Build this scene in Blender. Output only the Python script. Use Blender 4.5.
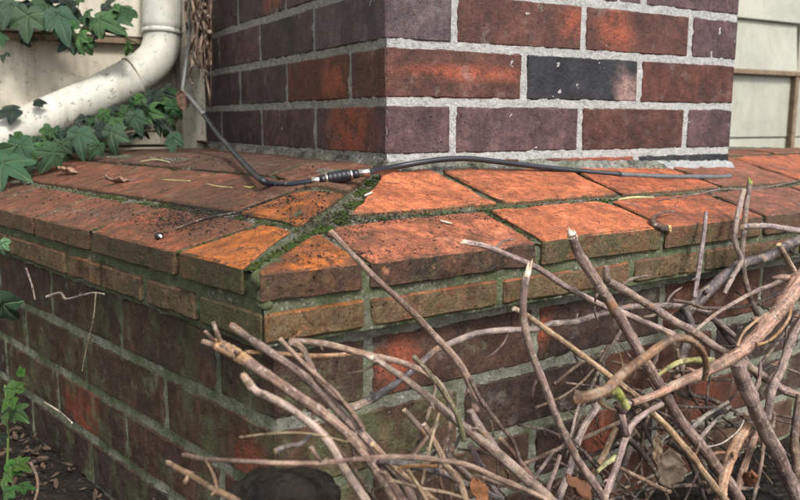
import bpy, bmesh, math, random
from mathutils import Vector, Matrix, noise
random.seed(7)
R = math.radians
for o in list(bpy.data.objects): bpy.data.objects.remove(o)
SC = bpy.context.scene
COL = SC.collection

# ------------------------------------------------------------------ camera, sky, sun
CAM = Vector((0.01685, -0.96278, 0.03854))
FW = Vector((0.0, 0.98720, -0.159485)).normalized()
RT = Vector((0.9999986, 0.000264, 0.001634)).normalized()
UP = RT.cross(FW).normalized()
RT = FW.cross(UP).normalized()
FPX = 794.42
cd = bpy.data.cameras.new('camera'); cam = bpy.data.objects.new('camera', cd); COL.objects.link(cam)
cd.sensor_width = 36; cd.lens = FPX / 800 * 36; cd.clip_start = 0.01; cd.clip_end = 2000
cam.matrix_world = Matrix.Translation(CAM) @ Matrix((RT, UP, -FW)).transposed().to_4x4()
SC.camera = cam
cd.dof.use_dof = True; cd.dof.focus_distance = 0.9; cd.dof.aperture_fstop = 9
SC.view_settings.view_transform = 'Standard'; SC.view_settings.look = 'None'
SC.view_settings.gamma = 1; SC.view_settings.exposure = 1.2
w = bpy.data.worlds.new('World'); SC.world = w; w.use_nodes = True
nt = w.node_tree
sky = nt.nodes.new('ShaderNodeTexSky'); sky.sky_type = 'NISHITA'; sky.sun_disc = False
SUN_EL, SUN_AZ = R(48), R(146)      # azimuth clockwise from +Y
sky.sun_elevation = SUN_EL; sky.sun_rotation = SUN_AZ
sky.air_density = 1.0; sky.dust_density = 3.0; sky.ozone_density = 1.0
bg = nt.nodes['Background']; bg.inputs[1].default_value = 0.13
hs = nt.nodes.new('ShaderNodeHueSaturation'); hs.inputs['Saturation'].default_value = .5      # clouded over: a nearly grey sky
nt.links.new(sky.outputs[0], hs.inputs['Color']); nt.links.new(hs.outputs[0], bg.inputs[0])
sd = bpy.data.lights.new('sun', 'SUN'); sd.energy = 1.5; sd.angle = R(10); sd.color = (1, .965, .92)
sun = bpy.data.objects.new('sun', sd); COL.objects.link(sun)
dsun = Vector((math.sin(SUN_AZ) * math.cos(SUN_EL), math.cos(SUN_AZ) * math.cos(SUN_EL), math.sin(SUN_EL)))
sun.rotation_euler = dsun.to_track_quat('Z', 'Y').to_euler(); sun.location = dsun * 5

# ------------------------------------------------------------------ geometry of the place
EX = Vector((0.86433, 0.50292, 0)); EY = Vector((-0.50292, 0.86433, 0))     # chimney axes, corner at origin
B = Vector((-0.09156, -0.30103, 0)); BX = Vector((0.82658, 0.56282, 0)); BY = Vector((-0.68713, 0.72653, 0))
Z3 = Vector((0, 0, 1))
def cw(x, y, z): return EX * x + EY * y + Z3 * z          # chimney frame -> world
def bw(u, v, z): return B + BX * u + BY * v + Z3 * z      # plinth frame -> world
_det = BX.x * BY.y - BX.y * BY.x
def uv_of(P):
    d = P - B
    return ((d.x * BY.y - d.y * BY.x) / _det, (BX.x * d.y - BX.y * d.x) / _det)
OUT = -0.083
def edge_s(u, v):
    # distance in from the outer edge, through the mitre
    su = u + .028; sv = v + .028
    return min(sv, su * 0.98 + .008) if True else 0
def hgt(u, v):
    s = max(0.0, min(edge_s(u, v), .24))
    return OUT + .285 * s
def ray(px, py): return FW + RT * ((px - 400) / FPX) - UP * ((py - 250) / FPX)
def at(px, py, d): return CAM + ray(px, py) * d
def in_chimney(P, pad):
    x = P.dot(EX); y = P.dot(EY)
    return x > -pad and x < .629 + pad and y > -pad
def surf(px, py, lift=0.0, pad=.006):
    r = ray(px, py)
    def hit(t):
        P = CAM + r * t
        if in_chimney(P, pad): return True
        u, v = uv_of(P)
        return u > -.028 and v > -.028 and P.z < hgt(u, v) + lift
    t = .35
    while t < 3:
        if hit(t):
            lo, hi = t - .012, t
            for k in range(6):
                m = (lo + hi) / 2
                if hit(m): hi = m
                else: lo = m
            return CAM + r * hi
        t += .012
    return CAM + r * 1.5
def front(px):
    """depth of the coping's outer face along the column px"""
    r = ray(px, 290); best = 9
    for p0, n in ((bw(-.028, -.028, 0), Vector((BX.y, -BX.x, 0))), (bw(-.028, -.028, 0), Vector((-BY.y, BY.x, 0)))):
        dn = r.dot(n)
        if dn >= 0: continue
        t = (p0 - CAM).dot(n) / dn; P = CAM + r * t; u, v = uv_of(P)
        if t > 0 and (u > -.03 and v > -.03): best = min(best, t)
    return best if best < 9 else .64
def onplane(px, py, p0, n):
    r = ray(px, py); return CAM + r * ((p0 - CAM).dot(n) / r.dot(n))

# ------------------------------------------------------------------ materials
class NT:
    def __init__(s, name):
        s.m = bpy.data.materials.new(name); s.m.use_nodes = True; s.t = s.m.node_tree
        s.b = s.t.nodes['Principled BSDF']; s.x = s.t.nodes.new
    def n(s, typ, **k):
        nd = s.x(typ)
        for a, v in k.items():
            if isinstance(a, str) and hasattr(nd, a): setattr(nd, a, v)
        return nd
    def l(s, a, b): s.t.links.new(a, b)
    def val(s, v):
        nd = s.x('ShaderNodeValue'); nd.outputs[0].default_value = v; return nd.outputs[0]
    def noise(s, vec, scale, detail=4, rough=.55, dist=0.0):
        nd = s.x('ShaderNodeTexNoise'); nd.inputs['Scale'].default_value = scale; nd.inputs['Detail'].default_value = detail
        nd.inputs['Roughness'].default_value = rough; nd.inputs['Distortion'].default_value = dist
        if vec is not None: s.l(vec, nd.inputs['Vector'])
        return nd.outputs['Fac']
    def ramp(s, fac, stops):
        nd = s.x('ShaderNodeValToRGB'); el = nd.color_ramp.elements
        while len(el) < len(stops): el.new(.5)
        for e, (p, c) in zip(el, stops):
            e.position = p; e.color = (c, c, c, 1) if not hasattr(c, '__len__') else (*c, 1)
        s.l(fac, nd.inputs[0]); return nd.outputs[0]
    def mix(s, fac, a, b, mode='MIX'):
        nd = s.x('ShaderNodeMix'); nd.data_type = 'RGBA'; nd.blend_type = mode
        for i, v in ((0, fac), (6, a), (7, b)):
            if hasattr(v, 'is_output'): s.l(v, nd.inputs[i])
            elif hasattr(v, '__len__'): nd.inputs[i].default_value = (*v, 1)
            else: nd.inputs[i].default_value = v if i == 0 else (v, v, v, 1)
        return nd.outputs[2]
    def math(s, op, a, b=0.0, clamp=False):
        nd = s.x('ShaderNodeMath'); nd.operation = op; nd.use_clamp = clamp
        for i, v in ((0, a), (1, b)):
            if hasattr(v, 'is_output'): s.l(v, nd.inputs[i])
            else: nd.inputs[i].default_value = v
        return nd.outputs[0]
    def attr(s, name, out='Fac'):
        nd = s.x('ShaderNodeAttribute'); nd.attribute_type = 'OBJECT'; nd.attribute_name = name; return nd.outputs[out]
    def coords(s):
        tc = s.x('ShaderNodeTexCoord'); oi = s.x('ShaderNodeObjectInfo'); ad = s.x('ShaderNodeVectorMath'); ad.operation = 'ADD'
        cb = s.x('ShaderNodeCombineXYZ'); mu = s.math('MULTIPLY', oi.outputs['Random'], 37.0)
        for i in range(3): s.l(mu, cb.inputs[i])
        s.l(tc.outputs['Object'], ad.inputs[0]); s.l(cb.outputs[0], ad.inputs[1])
        g = s.x('ShaderNodeNewGeometry')
        return tc, oi, ad.outputs[0], g
    def bump(s, h, strength, dist, normal=None):
        nd = s.x('ShaderNodeBump'); nd.inputs['Strength'].default_value = strength; nd.inputs['Distance'].default_value = dist
        s.l(h, nd.inputs['Height'])
        if normal is not None: s.l(normal, nd.inputs['Normal'])
        return nd.outputs[0]
    def done(s, col, rough=.85, normal=None, spec=.3):
        for v, k in ((col, 'Base Color'), (rough, 'Roughness'), (normal, 'Normal')):
            if v is None: continue
            if hasattr(v, 'is_output'): s.l(v, s.b.inputs[k])
            elif hasattr(v, '__len__'): s.b.inputs[k].default_value = (*v, 1)
            else: s.b.inputs[k].default_value = v
        s.b.inputs['Specular IOR Level'].default_value = spec
        return s.m

def mat_brick(name, moss_col=(.075, .095, .04), coping=False):
    s = NT(name); tc, oi, vec, g = s.coords(); pos = g.outputs['Position']
    col = oi.outputs['Color']
    big = s.noise(vec, 22, 5, .6); mid = s.noise(vec, 75, 6, .65); fine = s.noise(vec, 420, 5, .7)
    c = s.mix(1.0, col, s.ramp(big, [(.3, .55), (.5, 1.0), (.72, 1.45)]), 'MULTIPLY')
    c = s.mix(1.0, c, s.ramp(mid, [(.3, .55), (.5, 1.0), (.7, 1.5)]), 'MULTIPLY')
    # vertical drag streaks and dark burn stains
    mp = s.x('ShaderNodeMapping'); mp.inputs['Scale'].default_value = (1, 1, .22); s.l(vec, mp.inputs[0])
    st = s.noise(mp.outputs[0], 130, 3)
    c = s.mix(s.ramp(st, [(.5, 0.0), (.68, .42)]), c, s.mix(1.0, col, (.45, .42, .45), 'MULTIPLY'))
    # orange body showing through
    pv = s.attr('patch_at', 'Vector'); sb = s.x('ShaderNodeVectorMath'); sb.operation = 'SUBTRACT'
    s.l(tc.outputs['Object'], sb.inputs[0]); s.l(pv, sb.inputs[1])
    nz = s.x('ShaderNodeTexNoise'); nz.inputs['Scale'].default_value = 28; nz.inputs['Detail'].default_value = 4; s.l(vec, nz.inputs['Vector'])
    sc_ = s.x('ShaderNodeVectorMath'); sc_.operation = 'MULTIPLY'; s.l(sb.outputs[0], sc_.inputs[0])
    pz = s.x('ShaderNodeCombineXYZ'); pz.inputs[0].default_value = 1; pz.inputs[1].default_value = 1; s.l(s.attr('patch_flat'), pz.inputs[2]); s.l(pz.outputs[0], sc_.inputs[1])
    ln = s.x('ShaderNodeVectorMath'); ln.operation = 'LENGTH'; s.l(sc_.outputs[0], ln.inputs[0])
    d = s.math('ADD', ln.outputs['Value'], s.math('MULTIPLY', s.math('SUBTRACT', nz.outputs['Fac'], .5), .05))
    q = s.math('DIVIDE', d, s.math('ADD', s.attr('patch_r'), .0001))
    pm = s.ramp(q, [(.3, 1.0), (1.0, 0.0)])
    pm = s.math('MULTIPLY', pm, s.ramp(s.noise(vec, 44, 7, .75), [(.38, .15), (.53, 1.0)]))
    pm = s.math('MULTIPLY', pm, s.math('GREATER_THAN', s.attr('patch_r'), .001))
    c = s.mix(pm, c, s.mix(s.attr('patch_pale'), s.mix(fine, (.15, .036, .018), (.31, .085, .043)), s.mix(mid, (.16, .09, .08), (.34, .22, .19))))
    # pits (dark) and lime specks (pale)
    vo = s.x('ShaderNodeTexVoronoi'); vo.inputs['Scale'].default_value = 260; wv = s.x('ShaderNodeVectorMath'); wv.operation = 'MULTIPLY_ADD'; s.l(nz.outputs['Color'], wv.inputs[0]); wv.inputs[1].default_value = (.03, .03, .03); s.l(vec, wv.inputs[2]); s.l(wv.outputs[0], vo.inputs['Vector'])
    vr = s.x('ShaderNodeSeparateColor'); s.l(vo.outputs['Color'], vr.inputs[0])
    pit = s.math('MULTIPLY', s.ramp(vo.outputs['Distance'], [(.12, 1.0), (.32, 0.0)]), s.math('GREATER_THAN', vr.outputs[0], .88 if coping else .93))
    c = s.mix(s.math('MULTIPLY', pit, .8), c, (.02, .016, .014))
    wh = s.math('MULTIPLY', s.ramp(vo.outputs['Distance'], [(.04, 1.0), (.14, 0.0)]), s.math('LESS_THAN', vr.outputs[1], .03))
    c = s.mix(s.math('MULTIPLY', wh, .75), c, (.5, .47, .42))
    # lime bloom
    bl = s.noise(pos, 34, 6, .7)
    c = s.mix(s.math('MULTIPLY', s.ramp(bl, [(.56, 0.0), (.72, 1.0)]), s.math('MULTIPLY', s.attr('bloom'), .6)), c, (.36, .34, .31))
    # algae and soot, by each brick's own amount
    mn = s.noise(pos, 17, 7, .68)
    dirt = s.attr('dirt'); moss = s.attr('moss')
    mm = s.ramp(s.math('ADD', mn, s.math('MULTIPLY', s.math('SUBTRACT', moss, .5), .5)), [(.44, 0.0), (.62, 1.0)])
    c = s.mix(s.math('MULTIPLY', mm, .72), c, s.mix(fine, moss_col, tuple(k * 1.8 for k in moss_col)))
    dn = s.noise(pos, 26, 8, .72)
    dm = s.ramp(s.math('ADD', dn, s.math('MULTIPLY', s.math('SUBTRACT', dirt, .5), .6)), [(.47, 0.0), (.66, 1.0)])
    c = s.mix(s.math('MULTIPLY', dm, .85), c, s.mix(mid, (.013, .011, .010), (.07, .052, .04)))
    if coping:
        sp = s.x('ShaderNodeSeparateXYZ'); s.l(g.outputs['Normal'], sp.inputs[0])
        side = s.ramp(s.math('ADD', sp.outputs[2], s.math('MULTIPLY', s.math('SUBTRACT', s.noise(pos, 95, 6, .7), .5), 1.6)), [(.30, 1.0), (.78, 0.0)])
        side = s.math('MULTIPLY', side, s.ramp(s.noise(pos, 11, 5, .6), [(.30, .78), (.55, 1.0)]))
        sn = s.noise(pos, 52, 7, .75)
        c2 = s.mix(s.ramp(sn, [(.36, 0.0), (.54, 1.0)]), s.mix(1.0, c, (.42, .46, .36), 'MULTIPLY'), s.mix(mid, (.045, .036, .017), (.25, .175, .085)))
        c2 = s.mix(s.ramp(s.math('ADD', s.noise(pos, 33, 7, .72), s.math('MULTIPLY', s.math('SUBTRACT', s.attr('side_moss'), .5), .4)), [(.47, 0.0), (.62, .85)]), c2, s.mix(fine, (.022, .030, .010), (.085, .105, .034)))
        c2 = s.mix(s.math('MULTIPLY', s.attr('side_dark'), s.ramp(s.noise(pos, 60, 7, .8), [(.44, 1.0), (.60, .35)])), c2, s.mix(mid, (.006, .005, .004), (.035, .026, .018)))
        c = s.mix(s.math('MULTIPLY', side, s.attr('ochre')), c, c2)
        # hairline cracks and lost flakes
        ck = s.x('ShaderNodeTexVoronoi'); ck.feature = 'DISTANCE_TO_EDGE'; ck.inputs['Scale'].default_value = 17; s.l(wv.outputs[0], ck.inputs['Vector'])
        c = s.mix(s.math('MULTIPLY', s.ramp(ck.outputs['Distance'], [(.004, .8), (.018, 0.0)]), s.ramp(big, [(.5, 0.0), (.58, 1.0)])), c, (.02, .014, .01))
        c = s.mix(s.math('MULTIPLY', s.ramp(s.noise(pos, 85, 6, .75), [(.56, 0.0), (.62, .7)]), s.attr('wash')), c, (.022, .016, .012))
        c = s.mix(s.ramp(s.noise(pos, 70, 7, .78), [(.60, 0.0), (.66, .6)]), c, (.50, .22, .11))
        tcv = s.x('ShaderNodeVectorMath'); tcv.operation = 'DISTANCE'; s.l(pos, tcv.inputs[0]); tcv.inputs[1].default_value = SOIL_AT
        sd1 = s.math('ADD', tcv.outputs['Value'], s.math('MULTIPLY', s.math('SUBTRACT', s.noise(pos, 30, 7, .7), .5), .22))
        c = s.mix(s.math('MULTIPLY', s.ramp(sd1, [(.02, 1.0), (.15, 0.0)]), s.ramp(s.noise(pos, 150, 5, .8), [(.40, .35), (.55, .95)])), c, (.018, .014, .011))
        # brown wash and grime worn into the upper face
        wash = s.ramp(s.noise(pos, 24, 8, .78), [(.40, 0.0), (.58, .85)])
        c = s.mix(s.math('MULTIPLY', wash, s.attr('wash')), c, s.mix(mid, (.028, .016, .010), (.15, .072, .042)))
        # small chips of bare clay
    c = s.mix(1.0, c, s.ramp(fine, [(.28, .5), (.5, 1.0), (.72, 1.5)]), 'MULTIPLY')
    h = s.math('ADD', s.math('MULTIPLY', fine, .35), s.math('MULTIPLY', mid, .8))
    h = s.math('SUBTRACT', h, s.math('MULTIPLY', pit, .7))
    h = s.math('ADD', h, s.math('MULTIPLY', big, 1.2))
    nrm = s.bump(h, 1.0, .0042 if coping else .0026)
    rg = s.ramp(mid, [(.3, .42), (.7, .8)])
    return s.done(c, rg, nrm, .28)

def mat_mortar(name):
    s = NT(name); tc, oi, vec, g = s.coords(); pos = g.outputs['Position']
    fine = s.noise(pos, 520, 4, .8); mid = s.noise(pos, 120, 6, .7); big = s.noise(pos, 19, 7, .65)
    c = s.mix(1.0, oi.outputs['Color'], s.ramp(mid, [(.3, .72), (.5, 1.0), (.7, 1.18)]), 'MULTIPLY')
    vo = s.x('ShaderNodeTexVoronoi'); vo.inputs['Scale'].default_value = 430; s.l(pos, vo.inputs['Vector'])
    vr = s.x('ShaderNodeSeparateColor'); s.l(vo.outputs['Color'], vr.inputs[0])
    c = s.mix(s.math('MULTIPLY', s.math('MULTIPLY', s.math('GREATER_THAN', vr.outputs[0], .86), s.math('ADD', s.attr('dirt'), .1)), 1.2), c, (.12, .11, .09))
    c = s.mix(s.math('MULTIPLY', s.math('LESS_THAN', vr.outputs[1], .1), .6), c, (.62, .6, .56))
    moss = s.attr('moss')
    mm = s.ramp(s.math('ADD', big, s.math('MULTIPLY', s.math('SUBTRACT', moss, .5), .55)), [(.42, 0.0), (.62, 1.0)])
    c = s.mix(s.math('MULTIPLY', mm, .85), c, s.mix(mid, (.05, .06, .03), (.22, .27, .12)))
    dk = s.ramp(s.math('ADD', s.noise(pos, 31, 7, .7), s.math('MULTIPLY', s.math('SUBTRACT', s.attr('dirt'), .5), .5)), [(.5, 0.0), (.66, 1.0)])
    c = s.mix(s.math('MULTIPLY', dk, .8), c, (.03, .026, .02))
    c = s.mix(1.0, c, s.ramp(fine, [(.3, .7), (.7, 1.25)]), 'MULTIPLY')
    h = s.math('ADD', fine, s.math('MULTIPLY', mid, 1.5))
    return s.done(c, .95, s.bump(h, 1.0, .0045), .15)

def mat_bark(name, scale=1.0, lich=.0):
    s = NT(name); tc, oi, vec, g = s.coords()
    uvn = s.x('ShaderNodeUVMap'); mp = s.x('ShaderNodeMapping'); mp.inputs['Scale'].default_value = (3.0, 55, 1); s.l(uvn.outputs[0], mp.inputs[0])
    mu = s.math('MULTIPLY', oi.outputs['Random'], 53); cb = s.x('ShaderNodeCombineXYZ'); s.l(mu, cb.inputs[0]); s.l(mu, cb.inputs[1]); s.l(mu, cb.inputs[2])
    s.l(cb.outputs[0], mp.inputs['Location'])
    mp2 = s.x('ShaderNodeMapping'); mp2.inputs['Scale'].default_value = (18, 26, 1); s.l(uvn.outputs[0], mp2.inputs[0]); s.l(cb.outputs[0], mp2.inputs['Location'])
    rings = s.noise(mp.outputs[0], 2.2, 4, .6); fib = s.noise(mp2.outputs[0], 1.0, 5, .7)
    big = s.noise(vec, 26, 4, .6); fine = s.noise(vec, 600, 4, .7); mid = s.noise(vec, 110, 5, .7)
    col = oi.outputs['Color']
    c = s.mix(1.0, col, s.ramp(big, [(.32, .42), (.5, .95), (.68, 1.6)]), 'MULTIPLY')
    c = s.mix(s.ramp(fib, [(.44, 0.0), (.60, .75)]), c, s.mix(1.0, col, (.30, .24, .22), 'MULTIPLY'))
    c = s.mix(s.ramp(rings, [(.56, 0.0), (.68, .5)]), c, s.mix(1.0, col, (1.7, 1.6, 1.5), 'MULTIPLY'))
    c = s.mix(s.ramp(mid, [(.52, 0.0), (.62, .7)]), c, (.06, .042, .034))
    c = s.mix(s.ramp(s.noise(vec, 48, 7, .75), [(.53, 0.0), (.62, .6)]), c, (.42, .32, .22))
    c = s.mix(s.ramp(s.noise(vec, 330, 4, .7), [(.56, 0.0), (.64, .6)]), c, (.05, .035, .03))
    c = s.mix(s.math('MULTIPLY', s.ramp(s.noise(vec, 240, 4, .7), [(.58, 0.0), (.66, .7)]), .8), c, (.55, .47, .42))
    # orange under-bark where it is scuffed
    c = s.mix(s.ramp(s.noise(vec, 39, 6, .75), [(.6, 0.0), (.66, .8)]), c, (.30, .155, .07))
    c = s.mix(s.math('MULTIPLY', s.ramp(s.noise(vec, 60, 6, .7), [(.48, 0.0), (.6, .8)]), s.attr('moss')), c, (.10, .115, .045))
    h = s.math('ADD', s.math('MULTIPLY', rings, .7), s.math('ADD', fib, s.math('MULTIPLY', fine, .4)))
    return s.done(c, s.ramp(big, [(.35, .38), (.65, .62)]), s.bump(h, 1.0, .0016), .5)

def mat_plain(name, col, rough=.8, var=.3, scale=60, bump=.4, dist=.001, spec=.3, usecol=False, metal=0, spots=None):
    s = NT(name); tc, oi, vec, g = s.coords()
    n1 = s.noise(vec, scale, 6, .65)
    base = oi.outputs['Color'] if usecol else col
    c = s.mix(1.0, base, s.ramp(n1, [(.3, 1 - var), (.5, 1.0), (.72, 1 + var)]), 'MULTIPLY')
    if spots:
        pos = g.outputs['Position']
        c = s.mix(s.ramp(s.noise(pos, spots[0], 6, .72), [(spots[1], 0.0), (spots[1] + .09, spots[3])]), c, spots[2])
    s.b.inputs['Metallic'].default_value = metal
    return s.done(c, rough, s.bump(n1, bump, dist), spec)

def mat_painted(name, speck=.6):
    """weathered paint on boards and the pipe: grime in soft runs, small dark specks"""
    s = NT(name); tc, oi, vec, g = s.coords(); pos = g.outputs['Position']
    c = s.mix(1.0, oi.outputs['Color'], s.ramp(s.noise(pos, 9, 6, .6), [(.35, .84), (.6, 1.05)]), 'MULTIPLY')
    mp = s.x('ShaderNodeMapping'); mp.inputs['Scale'].default_value = (1, 1, .18); s.l(pos, mp.inputs[0])
    run = s.noise(mp.outputs[0], 38, 6, .7)
    c = s.mix(s.math('MULTIPLY', s.ramp(run, [(.48, 0.0), (.66, .6)]), s.attr('dirt')), c, (.17, .14, .09))
    sp = s.noise(pos, 95, 5, .75)
    c = s.mix(s.math('MULTIPLY', s.ramp(sp, [(.585, 0.0), (.63, .9)]), s.attr('specks')), c, (.07, .045, .03))
    gr = s.noise(pos, 21, 6, .7)
    c = s.mix(s.math('MULTIPLY', s.ramp(gr, [(.55, 0.0), (.68, .7)]), s.attr('moss')), c, (.16, .17, .09))
    return s.done(c, .55, s.bump(s.math('ADD', s.noise(pos, 240, 4), s.math('MULTIPLY', sp, 1.2)), .35, .0009), .4)

def mat_leaf(name):
    s = NT(name); tc, oi, vec, g = s.coords()
    va = s.x('ShaderNodeAttribute'); va.attribute_name = 'vein'
    n1 = s.noise(vec, 45, 5, .65); n2 = s.noise(vec, 160, 4)
    c = s.mix(1.0, oi.outputs['Color'], s.ramp(n1, [(.3, .55), (.5, 1.0), (.7, 1.5)]), 'MULTIPLY')
    c = s.mix(s.math('MULTIPLY', va.outputs['Fac'], .7), c, (.15, .21, .11))
    c = s.mix(s.ramp(n2, [(.62, 0.0), (.72, .35)]), c, (.12, .15, .05))
    h = s.math('SUBTRACT', s.math('MULTIPLY', n1, .6), s.math('MULTIPLY', va.outputs['Fac'], .8))
    m = s.done(c, .26, s.bump(h, 1.0, .0028), .6)
    return m

SOIL_AT = surf(212, 205)
MB = mat_brick('brick_clay'); MC = mat_brick('coping_clay', (.06, .065, .022), True); MM = mat_mortar('mortar')
BARK = mat_bark('bark'); WOOD = mat_plain('bare_wood', (.62, .45, .26), .8, .35, 150, .8, .0012, usecol=True)
PAINT = mat_painted('weathered_paint'); LEAF = mat_leaf('ivy_leaf')
STEM = mat_plain('green_stem', (.1, .12, .04), .6, .3, usecol=True)
DEAD = mat_plain('dead_leaf', (.2, .1, .05), .7, .5, 90, .9, .002, usecol=True)
SHEATH = mat_plain('cable_sheath', (.03, .034, .04), .45, .3, 80, .3, .0005, spec=.5, usecol=True, spots=(38, .60, (.20, .20, .19), .5))
STEEL = mat_plain('nickel', (.62, .55, .48), .28, .18, 90, .2, .0004, metal=1)
RUB = mat_plain('black_rubber', (.012, .012, .015), .4, .3, 120, .3, .0006, spec=.5)
CRUMB = mat_plain('soil_crumb', (.022, .017, .013), .95, .5, 200, .8, .001)
MOSS = mat_plain('moss', (.038, .055, .014), .95, .55, 300, 1, .001, spec=.1)
STONE = mat_plain('dark_stone', (.010, .010, .011), .6, .5, 40, .9, .004, spec=.4, spots=(60, .57, (.06, .055, .045), .6))
TIN = mat_plain('brown_trim', (.17, .12, .075), .7, .4, 60, .5, .001)

# ------------------------------------------------------------------ object helpers
def link(name, me, mat=None, parent=None, center=True):
    if center and len(me.vertices):
        c = Vector((0, 0, 0))
        for v_ in me.vertices: c += v_.co
        c /= len(me.vertices)
        me.transform(Matrix.Translation(-c))
    else: c = Vector((0, 0, 0))
    o = bpy.data.objects.new(name, me); COL.objects.link(o)
    if mat:
        for m in (mat if isinstance(mat, (list, tuple)) else [mat]): me.materials.append(m)
    if parent:
        o.parent = parent; pl = Vector((0, 0, 0)); p = parent
        while p: pl += p.location; p = p.parent
        o.location = c - pl
    else: o.location = c
    return o
def tag(o, label=None, cat=None, group=None, kind=None):
    if label: o['label'] = label
    if cat: o['category'] = cat
    if group: o['group'] = group
    if kind: o['kind'] = kind
    return o
def empty(name, loc, label, cat, group=None):
    o = bpy.data.objects.new(name, None); COL.objects.link(o); o.location = loc; o.empty_display_size = .02
    return tag(o, label, cat, group)
def color(o, c, **props):
    o.color = (*c, 1)
    for k, v_ in props.items(): o[k] = v_
    return o
def me_of(bm, name, smooth=False):
    me = bpy.data.meshes.new(name); bm.to_mesh(me); bm.free()
    if smooth:
        for p in me.polygons: p.use_smooth = True
    return me
def jig(P, amp, sc=30, seed=0):
    return Vector(noise.noise_vector(P * sc + Vector((seed, seed * 1.7, 3)))) * amp

def prism(poly, zb, zt, W, bev=.0022, amp=.0011, step=.035, seed=0.0, chip=0.0):
    """a brick: plan polygon (metres in frame W), zb and zt numbers or functions of (u,v); edges broken up, arrises bevelled"""
    pts = []; corner = []
    for i, a in enumerate(poly):
        b = poly[(i + 1) % len(poly)]; L = math.hypot(b[0] - a[0], b[1] - a[1]); n = max(1, int(round(L / step)))
        for k in range(n):
            t = k / n; pts.append((a[0] + (b[0] - a[0]) * t, a[1] + (b[1] - a[1]) * t)); corner.append(k == 0)
    bm = bmesh.new()
    fz = lambda z, p: z(*p) if callable(z) else z
    lo = [bm.verts.new(W(p[0], p[1], fz(zb, p))) for p in pts]; hi = [bm.verts.new(W(p[0], p[1], fz(zt, p))) for p in pts]
    n = len(pts); c0 = sum((v_.co for v_ in lo + hi), Vector()) / (2 * n)
    bm.faces.new(hi); bm.faces.new(lo[::-1])
    vert_e = []
    for i in range(n):
        j = (i + 1) % n; bm.faces.new((lo[i], lo[j], hi[j], hi[i]))
    bmesh.ops.recalc_face_normals(bm, faces=bm.faces)
    bm.edges.ensure_lookup_table()
    idx = {v_: i for i, v_ in enumerate(lo)}; idh = {v_: i for i, v_ in enumerate(hi)}
    ed = []
    for e in bm.edges:
        a, b = e.verts
        if (a in idx and b in idx) or (a in idh and b in idh): ed.append(e)
        else:
            i = idx.get(a, idx.get(b))
            if corner[i]: ed.append(e)
    bmesh.ops.bevel(bm, geom=ed, offset=bev, segments=1, profile=.5, affect='EDGES', clamp_overlap=True)
    for v_ in bm.verts: v_.co += jig(v_.co, amp * .7, 45, seed) + jig(v_.co, amp * 1.1, 220, seed + 5)
    if chip:
        tz = {}
        for v_ in bm.verts:
            k_ = noise.noise(v_.co * 55 + Vector((seed, 9, seed)))
            if k_ > .16: v_.co += Vector((0, 0, -1)) * chip * (k_ - .16) * 3 * (1 if v_.co.z > c0.z else 0) + (c0 - v_.co) * .04 * (k_ - .16) * 3
    return me_of(bm, 'brick')

def rough_sheet(name, P, nu, nv, amp, mat, parent, seed=0, col=(.4, .4, .38), closed_back=None, sc=90, **props):
    """a grid sheet P(i/nu, j/nv) -> (point, normal), roughened along the normal"""
    verts = []; faces = []
    for j in range(nv + 1):
        for i in range(nu + 1):
            p, n = P(i / nu, j / nv)
            d = noise.noise(p * sc + Vector((seed, 0, 0))) * amp + noise.noise(p * sc * 3.1 + Vector((0, seed, 0))) * amp * .5
            verts.append(p + n * d)
    for j in range(nv):
        for i in range(nu):
            a = j * (nu + 1) + i; faces.append((a, a + 1, a + nu + 2, a + nu + 1))
    me = bpy.data.meshes.new(name); me.from_pydata(verts, [], faces)
    for p in me.polygons: p.use_smooth = True
    return color(link(name, me, mat, parent), col, **props)

_ico = {}
def ico(sub):
    if sub not in _ico:
        b_ = bmesh.new(); bmesh.ops.create_icosphere(b_, subdivisions=sub, radius=1); b_.verts.index_update()
        _ico[sub] = ([v_.co.copy() for v_ in b_.verts], [[v_.index for v_ in f.verts] for f in b_.faces]); b_.free()
    return _ico[sub]
class Blobs:
    """many small lumps gathered into one mesh"""
    def __init__(s): s.v = []; s.f = []
    def add(s, P, r, seed, sq=(1, 1, .7), sub=1):
        V, F = ico(sub); M = Matrix.Translation(P) @ Matrix.Rotation(seed * 7.1, 4, 'Z') @ Matrix.Diagonal((r * sq[0], r * sq[1], r * sq[2], 1)); n = len(s.v)
        for c_ in V:
            q = M @ c_; s.v.append(q + jig(q, r * .5, .8 / r, seed))
        s.f += [[i + n for i in f] for f in F]
    def mesh(s, name):
        me = bpy.data.meshes.new(name); me.from_pydata(s.v, [], s.f)
        for p in me.polygons: p.use_smooth = True
        return me
def box_me(W, a, b, bev=.0015, amp=.0, name='board'):
    return prism([(a[0], a[1]), (b[0], a[1]), (b[0], b[1]), (a[0], b[1])], a[2], b[2], W, bev, amp, 9)

# ------------------------------------------------------------------ ground
def ground_z(x, y): return -.425 + .012 * noise.noise(Vector((x * 9, y * 9, 0))) + .006 * noise.noise(Vector((x * 40, y * 40, 2)))
vs = []; fs = []; N = 150
def gcoord(i): t = (i / N) * 2 - 1; return (abs(t) ** 3.2) * (400 if t > 0 else -400) + t * 1.4
for j in range(N + 1):
    for i in range(N + 1):
        x, y = gcoord(i), gcoord(j); vs.append((x - .1, y, ground_z(x, y)))
for j in range(N):
    for i in range(N): a = j * (N + 1) + i; fs.append((a, a + 1, a + N + 2, a + N + 1))
me = bpy.data.meshes.new('ground'); me.from_pydata(vs, [], fs)
for p in me.polygons: p.use_smooth = True
s = NT('soil'); tc, oi, vec, g = s.coords(); pos = g.outputs['Position']
c = s.mix(s.ramp(s.noise(pos, 14, 8, .7), [(.35, 0.0), (.65, 1.0)]), (.010, .008, .006), (.045, .035, .026))
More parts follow.
